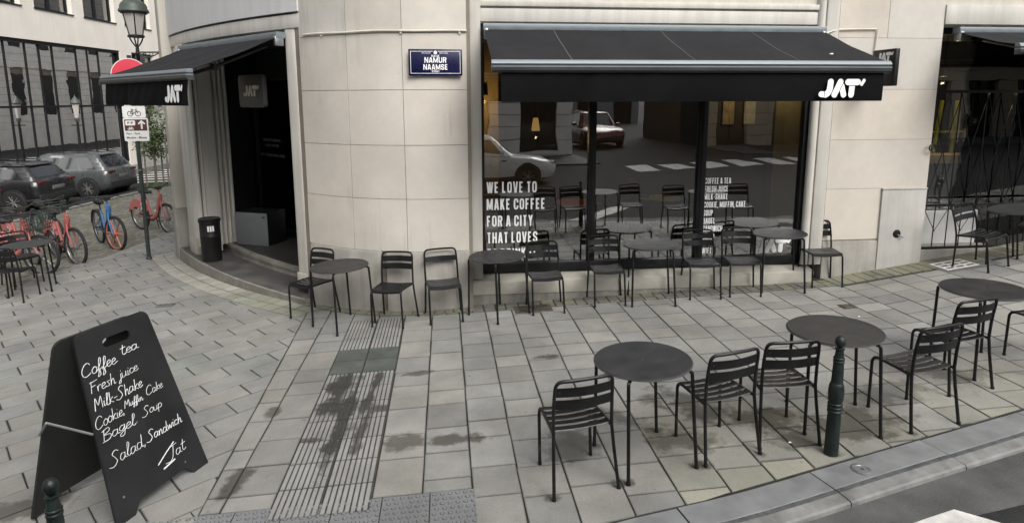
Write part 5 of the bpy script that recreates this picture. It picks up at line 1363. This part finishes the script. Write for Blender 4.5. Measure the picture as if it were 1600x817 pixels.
    if panel:
        for s in (-1,1):
            a_ = [(math.cos(R_(a)), math.sin(R_(a))) for a in range(28, 172, 9)]
            mb.solid_strip([[Vector((-.55+.372*c, s*.040, Rw+.372*q)) for c, q in a_],[Vector((-.55+.20*c, s*.046, Rw+.06+.13*q)) for c, q in a_],[Vector((-.55+.20*c, s*.040, Rw+.06+.13*q)) for c, q in a_],[Vector((-.55+.372*c, s*.034, Rw+.372*q)) for c, q in a_]])
    mg = p('mudguard', mb, paint if panel else M['saddle'])
    if panel:
        mb = MB()
        for s in (-1,1): mb.add([Vector((-.38,s*.052,.50)),Vector((-.27,s*.052,.44)),Vector((-.24,s*.052,.58)),Vector((-.36,s*.052,.66))],[(0,1,2,3)])
        p('white_panel', mb, M['sign_white'], mg, smooth=0)
        mb = MB()
        for s in (-1,1): mb.tube([(-.35,s*.055,.55),(-.31,s*.055,.60),(-.28,s*.055,.52)], .008, 4)
        p('panel_mark', mb, M['saddle'], mg)
    if basket:
        mb = MB(SM); W0, W1 = .13, .18
        for zz in (.82,.88,.94,1.0,1.05):
            f = (zz-.80)/.25; a = W0+(W1-W0)*f; l0, l1 = .44, .70+.05*f
            mb.tube([(l0,-a,zz),(l1,-a,zz),(l1,a,zz),(l0,a,zz)], .006, 4, closed=True)
        for k in range(7):
            u = k/6; mb.tube([(.44+.26*u,-W0,.80),(.44+.31*u,-W1,1.05)], .0045, 4); mb.tube([(.44+.26*u,W0,.80),(.44+.31*u,W1,1.05)], .0045, 4); mb.tube([(.70,-W0+2*W0*u,.80),(.75,-W1+2*W1*u,1.05)], .0045, 4); mb.tube([(.44,-W0+2*W0*u,.80),(.70,-W0+2*W0*u,.80)], .0045, 4)
        p('basket', mb, M['bikedark'])
    mb = MB(); mb.tube([(-.02,.06,.30),(-.10,.14,.02)], .009, 5); p('kickstand', mb, M['saddle'])
    return t
bike('pink shared bicycle parked nearest the corner of the cafe, facing right', -8.20,14.15, .86,-.50, M['pink'], textmat=M['sign_white'])
bike('blue shared bicycle with an orange front wheel, between the pink ones', -8.30,12.62, .74,-.67, M['blue'], panel=False, rimmat=M['orange'], steer=.25, textmat=M['sign_white'])
bike('pink shared bicycle in front of the blue one, just left of it', -8.33,11.42, .80,-.60, M['pink'], steer=.15, textmat=M['sign_white'])
bike('pink and white bicycle with a wire basket, at the left edge behind the metal table', -8.62,10.62, .97,-.22, M['pink'], basket=True, steer=.1)
bike('pink shared bicycle half hidden behind the other pink ones at the left', -9.25,11.55, .82,-.57, M['pink'])
bike('dark bicycle with a front basket standing behind the pink ones at the left', -9.45,12.55, .80,-.60, M['bikedark'], panel=False, basket=True)
bike('dark green bicycle without a basket at the left picture edge', -9.75,10.9, .9,-.4, M['bikedark'], panel=False)

# ------------------------------------------------------------------ cars
def carpaint(name, col): 
    m = mat(name, col, 0.28, 0.0, var=0.05, rvar=0.05); b = m.node_tree.nodes['Principled BSDF']; b.inputs['Coat Weight'].default_value = 0.6; b.inputs['Coat Roughness'].default_value = 0.06; return m
M['carglass'] = mat('car_glass', (0.02,0.022,0.024), 0.06, 0.0, var=0.1, rvar=0.02, spec=0.9)
M['carplastic'] = mat('car_dark_plastic', (0.02,0.02,0.021), 0.6)
M['taillight'] = mat('tail_light_red', (0.09,0.01,0.01), 0.25)
M['headlight'] = mat('headlight_glass', (0.5,0.52,0.54), 0.15)
M['alloy'] = mat('alloy_wheel', (0.30,0.30,0.30), 0.35, 0.6)
M['blankplate'] = mat('blank_number_plate', (0.13,0.13,0.13), 0.6)
def car(name, label, x, y, yawa, paint, L=4.35, W=1.82, H=1.58, wagon=True, group=None, z=None):
    t = thing(name, label, 'car', (x,y,(gz(x,y)-.045) if z is None else z), yawa, group)
    p = lambda nm, mb, m, par=None, **k: build(nm, mb, m, par or t, local=True, **k)
    hw = W/2; f = L/2
    # lower body: cross sections along the length (x, half width scale, z bottom, z shoulder)
    st = [(-f,.80,.46,.86),(-f+.05,.90,.34,.96),(-f+.22,.97,.24,1.00),(-f+.9,1.0,.20,1.00),(0,1.0,.20,.97),(f-1.25,1.0,.20,.94),(f-.75,.98,.21,.88),(f-.25,.92,.24,.78),(f-.06,.82,.30,.68),(f,.70,.38,.60)]
    rings = []
    for (xx, ws, zb_, zt) in st:
        w = hw*ws; h = zt-zb_
        rings.append([Vector((xx,-w*.86,zb_)),Vector((xx,-w*.98,zb_+.10*h)),Vector((xx,-w,zb_+.42*h)),Vector((xx,-w*.985,zb_+.72*h)),Vector((xx,-w*.94,zb_+.93*h)),Vector((xx,-w*.80,zt)),Vector((xx,0,zt+.03)),
                      Vector((xx,w*.80,zt)),Vector((xx,w*.94,zb_+.93*h)),Vector((xx,w*.985,zb_+.72*h)),Vector((xx,w,zb_+.42*h)),Vector((xx,w*.98,zb_+.10*h)),Vector((xx,w*.86,zb_))])
    mb = MB(); mb.solid_strip([[r[k] for r in rings] for k in range(13)]); bd = p('body', mb, paint, smooth=50)
    # cabin
    xr0, xr1, xf1, xf0 = (-f+.10, -f+.55, .28, f-1.22) if wagon else (-f+.5,-f+1.1,.2,f-1.3)
    def cab(z):
        u = (z-.94)/(H-.94); w = hw*(.92-.20*u-.05*max(0,u-.8)*5)
        return xr0+(xr1-xr0)*u**1.15, xf0+(xf1-xf0)*u**.85, w
    zs = [.94,1.08,1.22,1.36,1.46,H-.05,H-.01,H]
    ringz = []
    for z_ in zs:
        a, b, w = cab(min(z_,H-.03)); sh = 0 if z_ < H-.04 else (.10 if z_ < H-.005 else .22)
        a += sh; b -= sh; w -= sh*.8
        m_ = [a+(b-a)*q for q in (0,.04,.25,.5,.75,.96,1)]
        ringz.append([Vector((m_[0],-w*.86,z_))]+[Vector((q,-w*(.97 if i in (0,4) else 1),z_)) for i, q in enumerate(m_[1:6])]+[Vector((m_[6],-w*.86,z_)),Vector((m_[6]+.03,0,z_+(.015 if z_>H-.06 else 0))),Vector((m_[6],w*.86,z_))]+[Vector((q,w*(.97 if i in (0,4) else 1),z_)) for i, q in enumerate(m_[1:6][::-1])]+[Vector((m_[0],w*.86,z_)),Vector((m_[0]-.03,0,z_+(.015 if z_>H-.06 else 0)))])
    mb = MB(); n = len(ringz[0])
    for i in range(len(zs)-1):
        mb.add(ringz[i]+ringz[i+1], [(k,(k+1)%n,n+(k+1)%n,n+k) for k in range(n)])
    mb.add(ringz[-1], [tuple(range(n))]); p('cabin', mb, paint, smooth=45)
    # glazing, a few mm proud of the cabin
    z0, z1 = 1.02, H-.13
    def gp_(u, z_, s, o=.006):
        a, b, w = cab(z_); return Vector((a+(b-a)*u, s*(w+o), z_))
    for s in (-1,1):
        for u0, u1, u0t, u1t in ((.10,.30,.16,.33),(.33,.57,.36,.59),(.60,.90,.62,.93)):
            mb = MB(); mb.poly([gp_(u0,z0,s),gp_(u1,z0,s),gp_(u1t,z1,s),gp_(u0t,z1,s)]); p('side_window', mb, M['carglass'], smooth=0)
    for end, nm in ((0,'rear_window'),(1,'windscreen')):
        mb = MB(); A0, B0, w0 = cab(1.0+.06*(1-end)); A1, B1, w1 = cab(H-.10)
        xx0, xx1 = (A0-.012, A1-.012) if end == 0 else (B0+.012, B1+.012); bow = -.028 if end == 0 else .028
        zz0 = 1.0+.06*(1-end)
        mb.strip([Vector((xx0,-w0*.80,zz0)),Vector((xx0+bow,0,zz0)),Vector((xx0,w0*.80,zz0))],[Vector((xx1,-w1*.80,H-.10)),Vector((xx1+bow,0,H-.10)),Vector((xx1,w1*.80,H-.10))]); p(nm, mb, M['carglass'])
    mb = MB(); a, b, w = cab(H-.06); mb.hexa([Vector((a-.10,-w*.75,H-.06)),Vector((a+.18,-w*.80,H-.05)),Vector((a+.18,w*.80,H-.05)),Vector((a-.10,w*.75,H-.06)),Vector((a-.08,-w*.75,H-.025)),Vector((a+.18,-w*.80,H+.012)),Vector((a+.18,w*.80,H+.012)),Vector((a-.08,w*.75,H-.025))]); p('roof_spoiler', mb, paint, bevel=.01)
    for s in (-1,1):
        mb = MB(); mb.tube([(xr1+.35,s*(hw*.66),H+.01),(xr1+.5,s*(hw*.66),H+.045),(xf1-.3,s*(hw*.66),H+.045),(xf1-.1,s*(hw*.66),H+.005)], .013, 6); p('roof_rail', mb, M['carplastic'])
        mb = MB(); mb.box((.52+.0,s*(hw+.10),1.06),(.12,.20,.13)); p('wing_mirror', mb, paint, bevel=.03)
        for cx in (-f+.72, f-.86):
            mb = MB(); mb.lathe([(.335,-.10),(.385,-.10),(.385,.012),(.335,.014)] if s > 0 else [(.335,.10),(.385,.10),(.385,-.012),(.335,-.014)], 28, (cx,s*(hw-.012),.345), axis='y', cap=False); p('wheel_arch', mb, M['carplastic'])
            mb = MB(); mb.lathe([(.20,-.11),(.31,-.11),(.335,-.08),(.335,.08),(.31,.105),(.20,.105)], 30, (cx,s*(hw-.085),.335), axis='y'); w_ = p('wheel', mb, M['rubber'])
            mb = MB(); mb.lathe([(.205,.085),(.235,.092),(.24,.10),(.205,.102)], 30, (cx,s*(hw-.085),.335), axis='y', cap=False) if s > 0 else mb.lathe([(.205,-.085),(.235,-.092),(.24,-.10),(.205,-.102)], 30, (cx,s*(hw-.085),.335), axis='y', cap=False)
            yy = s*(hw-.085+.095)
            for k in range(5):
                for da in (-9,9):
                    a = R_(72*k+da*.6); b_ = R_(72*k+da*1.5)
                    mb.tube([(cx+.05*math.cos(a),yy,.335+.05*math.sin(a)),(cx+.215*math.cos(b_),yy,.335+.215*math.sin(b_))], .016, 5)
            mb.lathe([(0,-.012),(.06,-.010),(.06,.010),(0,.012)], 12, (cx,yy,.335), axis='y'); p('rim', mb, M['alloy'], w_)
            mb = MB(); mb.lathe([(0,0),(.20,0)], 20, (cx,s*(hw-.085+.02),.335), axis='y'); p('wheel_disc', mb, M['carplastic'], w_)
        mb = MB(); mb.box((-f+.045,s*hw*.66,.905),(.10,.36,.075)); p('tail_light', mb, M['taillight'], bevel=.015)
        mb = MB(); mb.box((f-.20,s*hw*.66,.70),(.26,.30,.09)); p('headlight', mb, M['headlight'], bevel=.025)
        mb = MB(); mb.box((0,s*(hw-.01),.27),(L-1.9,.04,.12)); p('side_sill', mb, M['carplastic'], bevel=.01)
        for u in (-.32,.62):
            mb = MB(); mb.box((u,s*(hw*.995+.004),.80),(.16,.02,.028)); p('door_handle', mb, M['carplastic'], bevel=.005)
    mb = MB(); mb.box((-f+.06,0,.44),(.14,W*.86,.26)); p('rear_bumper', mb, M['carplastic'], bevel=.04)
    mb = MB(); mb.box((f-.06,0,.44),(.13,W*.66,.20)); p('front_grille', mb, M['carplastic'], bevel=.03)
    mb = MB(); mb.box((-f-.008,0,.72),(.02,.52,.115)); p('number_plate', mb, M['blankplate'], bevel=.003)
    return t
dk = carpaint('black_car_paint', (0.012,0.012,0.014)); gy = carpaint('grey_car_paint', (0.065,0.072,0.075)); wh = carpaint('white_car_paint', (0.62,0.62,0.62)); db = carpaint('slate_car_paint', (0.05,0.052,0.06))
car('parked_car', 'black estate car at the left with its tail to the street, beside the grey crossover', -16.3,19.2, R_(180), dk, L=4.6, H=1.45, group='cars parked in the side street')
car('parked_car', 'grey crossover car parked with its tail to the street, behind the black one', -16.0,22.3, R_(180), gy, L=4.25, H=1.52, group='cars parked in the side street')
car('parked_car', 'dark car cut off by the left picture edge, only its tail and plate showing', -15.95,15.9, R_(180), dk, L=4.5, H=1.50, group='cars parked in the side street')
car('passing_car', 'white car across the street, seen mirrored in the shop window', 1.25,-2.6, 0, wh, H=1.52, z=gz(.85,-2.6)-.045)
car('parked_car', 'dark red car standing in the road across the main street, mirrored in the shop window', 8.3,-12.5, R_(90), carpaint('red_car_paint',(0.14,0.012,0.015)), H=1.55)
car('parked_car', 'slate grey car standing on the side street near the wall', -8.3,27.0, R_(90), db, H=1.6)

# ------------------------------------------------------------------ pale building across the side street
OB = thing('office_building', 'pale rendered building with dark upper windows and a tall ground floor glass front', 'building', (-19.2,30,-.8))
OX = -19.0
def obox(mb, y0,y1,x0,x1,z0,z1): mb.hexa([Vector((OX+x0,y0,z0)),Vector((OX+x1,y0,z0)),Vector((OX+x1,y1,z0)),Vector((OX+x0,y1,z0)),Vector((OX+x0,y0,z1)),Vector((OX+x1,y0,z1)),Vector((OX+x1,y1,z1)),Vector((OX+x0,y1,z1))])
UW = [(14.2+2.95*k, 16.4+2.95*k) for k in range(13)]
UW = [(a-.05,b-.05) for a, b in [(23.04-2.93*3,25.24-2.93*3),(23.04-2.93*2,25.24-2.93*2),(23.04-2.93,25.24-2.93),(23.04,25.24),(25.97,28.17),(28.92,31.15),(31.9,34.12),(34.85,37.05),(37.8,40.0),(40.8,43.0),(43.8,46)]]
M['office'] = mat('cream_office_render', (0.70,0.66,0.60), .8, var=.05, scale=1.0, streak=.05)
mb = MB(); obox(mb,6,60,-.5,0,4.93,6.22); obox(mb,6,60,-.5,0,8.45,9.7)
y = 6
for a, b in UW: obox(mb,y,a,-.5,0,6.22,8.45); y = b
obox(mb,y,60,-.5,0,6.22,8.45)
y = 6
for a, b in UW: obox(mb,y,a,-.5,0,9.7,12); y = b
obox(mb,y,60,-.5,0,9.7,12)
obox(mb,6,13.5,-.5,0,-1.2,4.93); obox(mb,31.2,32.15,-.5,0,-1.2,4.93); obox(mb,34.15,60,-.5,0,-1.2,4.93)
build('wall', mb, M['office'], OB, smooth=0)
M['oglass'] = glass('office_window_glass', (0.55,0.57,0.58), 0.22)
M['facade_glass'] = glass('facade_glass', (0.35,0.37,0.37), 0.86)
for a, b in UW:
    mb = MB(); obox(mb,a,b,-.30,-.22,6.22,6.30); obox(mb,a,a+.07,-.30,-.20,6.3,8.45); obox(mb,b-.07,b,-.30,-.20,6.3,8.45); obox(mb,(a+b)/2-.06,(a+b)/2+.06,-.30,-.20,6.3,8.45); obox(mb,a-.04,b+.04,-.22,.05,6.17,6.215)
    f_ = build('window', mb, M['frame'], OB, smooth=0)
    mb = MB(); obox(mb,a+.07,(a+b)/2-.06,-.262,-.258,6.3,8.45); obox(mb,(a+b)/2+.06,b-.07,-.262,-.258,6.3,8.45); build('pane', mb, M['oglass'], f_, smooth=0)
    mb = MB(); w = rng.uniform(.3,.9); obox(mb,a+.1,a+.1+w,-.42,-.40,6.3,8.4); obox(mb,b-.1-w*.6,b-.1,-.42,-.40,6.3,8.4); build('curtain', mb, mat('grey_curtain',(0.22,0.22,0.23),.9) if 'grey_curtain' not in bpy.data.materials else bpy.data.materials['grey_curtain'], f_, smooth=0)
mb = MB(); obox(mb,6,60,-1.2,-1.0,-1.2,12); build('dark_rooms', mb, M['blackwall'], OB, smooth=0)
# tall ground floor glazing
ym = [13.5,14.3,15.1,16.6,17.4,18.2,19.7,20.5,21.3,22.8,23.5,24.3,25.36,26.1,26.85,28.3,29.05,29.8,31.05]
mb = MB(); obox(mb,13.5,31.2,-.34,-.06,4.80,4.93); obox(mb,13.5,31.2,-.26,-.16,2.28,2.36); obox(mb,13.5,31.2,-.3,-.1,-1.2,-.4)
for y in ym: obox(mb,y,y+.05,-.25,-.17,-.4,4.80)
obox(mb,31.13,31.2,-.34,-.05,-.4,4.93)
gf = build('glass_front', mb, M['frame'], OB, smooth=0)
for a, b in zip(ym[:-1], ym[1:]):
    mb = MB(); q = rng.uniform(-.004,.004); obox(mb,a+.06,b,-.212+q,-.208+q,-.4,4.8); build('pane', mb, M['facade_glass'], gf, smooth=0)
cu = mat('olive_curtain',(0.32,0.31,0.16),.9); 
mb = MB()
for y in (22.9,24.6,26.3,27.2,28.6,29.4,30.3): obox(mb,y,y+.42,-.55,-.5,-.3,2.25)
build('inside_curtain', mb, cu, OB, smooth=0)
mb = MB(); obox(mb,32.15,34.15,-.32,-.22,-.6,1.4); 
for y in (32.15,33.1,34.07): obox(mb,y,y+.08,-.32,-.2,1.4,5.2)
obox(mb,32.15,34.15,-.3,-.2,4.85,4.93); wf = build('window', mb, M['frame'], OB, smooth=0)
mb = MB(); obox(mb,32.23,33.1,-.25,-.245,1.4,4.85); obox(mb,33.18,34.07,-.25,-.245,1.4,4.85); build('pane', mb, M['oglass'], wf, smooth=0)
mb = MB(); obox(mb,32.2,60,.0,.06,-1.2,3.35); build('grey_base', mb, M['greyplaster'], OB, smooth=0)
mb = MB(); obox(mb,6,60,.0,1.4,-1.2,-.62); T(build('far_footway', mb, M['bluestone_worn'], smooth=0), kind='structure')

# street lamp before the glass front
t = thing('street_lamp', 'slim green topped street lamp standing before the tall glass front', 'street lamp', (-18.0,26.2,gz(-18,26.2)-.1))
z = gz(-18,26.2)-.1
mb = MB(); mb.lathe([(.09,0),(.09,.5),(.06,.6),(.045,1.7-z)], 10, (-18,26.2,z)); mb.tube([(-18.25,26.2,1.55),(-17.75,26.2,1.55)], .02, 6); build('post', mb, M['black'], t)
mb = MB(); mb.lathe([(.07,1.85),(.14,2.42)], 6, (-18,26.2,0)); build('lantern', mb, M['lampglass'], t, smooth=0)
mb = MB(); mb.lathe([(.05,1.68),(.09,1.75),(.08,1.85)], 10, (-18,26.2,0)); build('lamp_collar', mb, M['lampgreen'], t); mb = MB(); mb.lathe([(.17,2.42),(.19,2.46),(.16,2.55),(.08,2.65),(.03,2.72),(0,2.8)], 14, (-18,26.2,0)); build('lamp_cap', mb, M['lampgreen'], t)

# ------------------------------------------------------------------ young street tree with stakes
tx, ty = -13.55, 23.7; tz = gz(tx,ty)-.1
t = thing('young_tree', 'young thin street tree with sparse leaves behind the sign post', 'tree', (tx,ty,tz))
mb = MB(); mb.tube(smooth_line([(tx,ty,tz),(tx+.03,ty,tz+1.5),(tx-.02,ty,tz+2.8),(tx+.03,ty,tz+4.2)],5), [.05-.0022*i for i in range(16)], 8)
tips = []
for k in range(52):
    h = rng.uniform(1.15,4.1); a = rng.uniform(0,6.28); l = rng.uniform(.35,.85)*(1.0-.35*abs(h-2.9)/1.6)
    b = Vector((tx,ty,tz+h)); e_ = b+Vector((math.cos(a)*l, math.sin(a)*l, rng.uniform(.0,.45))); m_ = (b+e_)/2+Vector((0,0,rng.uniform(-.03,.10)))
    mb.tube([b,m_,e_], [.014,.009,.004], 5); tips += [b.lerp(e_, q) for q in (.35,.55,.75,.9,1.0)]
build('trunk', mb, M['bark'], t)
mb = MB()
for p in tips:
    for k in range(rng.choice((9,13,18))):
        c = p+Vector((rng.gauss(0,.11), rng.gauss(0,.11), rng.gauss(-.02,.10))); s = rng.uniform(.035,.07)
        d1 = Vector((rng.gauss(0,1),rng.gauss(0,1),rng.gauss(0,.7))).normalized(); d2 = d1.orthogonal().normalized()
        mb.add([c-d1*s, c+d2*s*.5, c+d1*s, c-d2*s*.5], [(0,1,2,3)])
build('crown', mb, M['leaf'], t, smooth=0, clean=False)
for i, (dx, dy) in enumerate(((-.22,-.22),(.52,-.05),(.1,.35))):
    s_ = thing('tree_stake', ['timber stake at the left of the young tree','timber stake at the right of the young tree','timber stake behind the young tree'][i], 'stake', (tx+dx,ty+dy,tz), 0, 'stakes around the young tree')
    mb = MB(); mb.lathe([(.030,0),(.028,2.0),(.0,2.03)], 8); build('post', mb, M['stake'], s_, local=True)
    mb = MB(); mb.tube([(0,0,1.88),(-dx,-dy,1.9)], .02, 4); build('tie', mb, M['black'], s_, local=True)
mb = MB()
for k in range(900):
    a = rng.uniform(0,6.28); r = abs(rng.gauss(0,.42)); x, y = tx+.1+r*math.cos(a)*1.2, ty+r*math.sin(a); h = rng.uniform(.06,.22); b = rng.uniform(0,3.14)
    z = gz(x,y)-.09; w = .012
    mb.add([Vector((x-w*math.cos(b),y-w*math.sin(b),z)),Vector((x+w*math.cos(b),y+w*math.sin(b),z)),Vector((x+rng.gauss(0,.04),y+rng.gauss(0,.04),z+h))],[(0,1,2)])
T(build('grass_tuft', mb, M['grass'], smooth=0, clean=False), 'grass growing round the foot of the young tree', 'grass', kind='stuff')

# ------------------------------------------------------------------ inside the cafe
inner = [(1.0,-1.35,'.'),(2.62,-1.55,'.'),(3.55,-1.7,'.'),(1.75,-2.2,'.')]
labs = ['dark chair inside behind the left window pane','dark chair inside behind the middle window pane','dark chair inside behind the right window pane','dark chair deep inside behind the window mullion']
for (s, o, _), lab in zip(inner, labs):
    c = copy_tree(chair2); p = fw(s,o,.302); c.location = p; c.rotation_euler = (0,0,yaw(FN.x,FN.y)+rng.uniform(-.3,.3)); c['label'] = lab; c['group'] = 'chairs inside the cafe'
for s, o, lab, m_ in ((1.62,-1.45,'round red table inside behind the left window pane',mat('red_tabletop',(0.30,0.06,0.035),.4)),(2.25,-1.25,'round dark table inside behind the middle window pane',None),(3.0,-1.7,'pale round table inside behind the right mullion',mat('pale_tabletop',(0.40,0.37,0.24),.5))):
    c = copy_tree(table0); c.location = fw(s,o,.302); c.rotation_euler = (0,0,.5); c['label'] = lab; c['group'] = 'tables inside the cafe'
    if m_:
        for ch in c.children:
            if ch.name.startswith('tabletop'):
                ch.data = ch.data.copy(); ch.data.materials[0] = m_
pm = [mat('poster_warm',(0.42,0.33,0.20),.6,var=.3,scale=7),mat('poster_pale',(0.45,0.42,0.34),.6,var=.4,scale=9),mat('poster_red',(0.35,0.14,0.07),.6,var=.5,scale=8)]
for i, (s, z) in enumerate(((4.92,2.30),(5.33,2.30))):
    t = thing('framed_poster', ['framed poster on the back wall inside, left of two','framed poster on the back wall inside, right of two'][i], 'poster', tuple(fw(s,-3.57,z)))
    mb = MB(); mb.fbox(s-.13,s+.13,-3.6,-3.575,z-.24,z+.24); build('frame', mb, M['frame'], t)
    mb = MB(); mb.fbox(s-.11,s+.11,-3.5745,-3.572,z-.22,z+.22); build('print', mb, pm[i], t, smooth=0)
t = thing('wall_lamp', 'glowing amber lamp inside behind the left window pane', 'lamp', tuple(fw(1.02,-1.6,2.05)))
mb = MB(); mb.lathe([(.035,.08),(.062,-.08),(.058,-.11)], 16, tuple(fw(1.02,-1.6,2.20))); build('shade', mb, emit('amber_lamp_glow',(1.0,.55,.18),0.55), t)
mb = MB(); mb.tube([fw(1.02,-1.6,2.27), fw(1.02,-1.6,3.46)], .006, 5); build('cord', mb, M['black'], t)
def glow(name, loc, e, parent=None, col=(1,.72,.38)):
    l = bpy.data.lights.new(name, 'POINT'); l.energy = e; l.color = col; l.shadow_soft_size = .02
    o = bpy.data.objects.new(name, l); COL.objects.link(o); o.location = loc
    if parent is not None: o.parent = parent; o.location = full_matrix(parent).inverted() @ Vector(loc)
    return o
glow('lamp_bulb', fw(1.02,-1.6,1.98), 9, t)
for i, (s, o, z) in enumerate(((4.15,-.75,2.95),(5.1,-2.9,3.0),(.22,-1.05,2.6),(6.95,-.95,2.85))):  # first three: lights added to warm the cafe; last: the shop's own spot
    t = thing('fill_or_ceiling_spot', ['added warm fill light inside near the right end of the window','added warm fill light inside before the posters','added warm fill light inside near the left end of the window','small ceiling spot inside the barred shop'][i], 'lamp', tuple(fw(s,o,z)))
    mb = MB(); mb.lathe([(.05,.16),(.06,0),(.055,-.01)], 12, tuple(fw(s,o,z+.02))); mb.tube([fw(s,o,z+.18),fw(s,o,3.46)], .012, 5); build('housing', mb, M['black'], t)
    mb = MB(); mb.lathe([(0,0),(.05,0)], 12, tuple(fw(s,o,z+.015))); build('lens', mb, emit('spot_glow_%d' % i if False else 'spot_glow',(1,.75,.4),4) if 'spot_glow' not in bpy.data.materials else bpy.data.materials['spot_glow'], t)
    glow('fill_or_spot_light', fw(s,o,z-.08), (9,18,10,16)[i], t)

# ------------------------------------------------------------------ the other side of the street (mirrored in the windows)
def facade(name, label, x0, x1, yf, h, col, seed, zb_=-.6):
    r = random.Random(seed); w = thing(name, label, 'building', ((x0+x1)/2, yf, zb_))
    mat_ = mat(name+'_stone_%d' % seed, col, .8, var=.08, scale=1.2, streak=.08)
    n = max(2, int((x1-x0)/2.6)); bw = (x1-x0)/n; mb = MB()
    ops = [(x0+bw*(k+.22), x0+bw*(k+.78)) for k in range(n)]
    def bx(m, a, b, y0, y1, z0, z1): m.hexa([Vector((a,y0,z0)),Vector((b,y0,z0)),Vector((b,y1,z0)),Vector((a,y1,z0)),Vector((a,y0,z1)),Vector((b,y0,z1)),Vector((b,y1,z1)),Vector((a,y1,z1))])
    bands = [(zb_,.5,0),(.5,3.4,1),(3.4,4.6,0),(4.6,7.0,1),(7.0,h,0)]
    for z0, z1, o in bands:
        z = z0
        while z < z1-.01:
            zz = min(z+.48, z1); e = zz-.02 if zz < z1 else zz
            if o:
                x = x0
                for a, b in ops: bx(mb,x,a,yf-.35,yf,z,e); x = b
                bx(mb,x,x1,yf-.35,yf,z,e)
            else: bx(mb,x0,x1,yf-.35,yf,z,e)
            z = zz
    bx(mb,x0,x1,yf-.35,yf+.2,4.2,4.5); bx(mb,x0,x1,yf-.35,yf+.3,h-.4,h)
    build('wall', mb, mat_, w, smooth=0)
    mb = MB(); bx(mb,x0,x1,yf-6,yf-.352,zb_,h); build('rear_mass', mb, M['blackwall'], w, smooth=0)
    for a, b in ops:
        for z0, z1 in ((.5,3.4),(4.6,7.0)):
            mb = MB(); bx(mb,a,b,yf-.30,yf-.24,z0,z0+.08); bx(mb,a,a+.06,yf-.30,yf-.2,z0+.08,z1); bx(mb,b-.06,b,yf-.30,yf-.2,z0+.08,z1); bx(mb,(a+b)/2-.03,(a+b)/2+.03,yf-.3,yf-.2,z0+.08,z1); f_ = build('window', mb, M['frame'], w, smooth=0)
            mb = MB(); bx(mb,a+.06,b-.06,yf-.27,yf-.265,z0+.08,z1); build('pane', mb, M['carglass'], f_, smooth=0)
facade('town_building', 'grey coursed stone building across the main street, left of the side road', -22, 6.1, -8.7, 9.0, (0.72,0.71,0.68), 1)
facade('corner_house', 'tan stone building across the main street, right of the side road', 12.0, 34, -8.9, 9.0, (0.34,0.30,0.23), 2, 0)
facade('far_house', 'dark grey building closing the road across the main street', 2, 20, -34, 10.0, (0.34,0.35,0.36), 3)
mb = MB()
for k in range(6):
    a_ = 5.9+1.15*k
    p = [fw(a_,11.4,0),fw(a_+.72,11.4,0),fw(a_+.72,13.1,0),fw(a_,13.1,0)]; mb.poly([G(q.x,q.y,-.040) for q in p])
T(build('far_crossing_stripes', mb, M['road_paint'], smooth=0), kind='structure')
mb = MB()
for a, b in ((-22,6.2),(11.9,30)):
    mb.hexa([G(a,-9,-.2),G(b,-9,-.2),G(b,-5.6,-.2),G(a,-5.6,-.2),G(a,-9,.01),G(b,-9,.01),G(b,-5.6,.01),G(a,-5.6,.01)])
T(build('far_pavement', mb, M['gutter'], smooth=0), kind='structure')
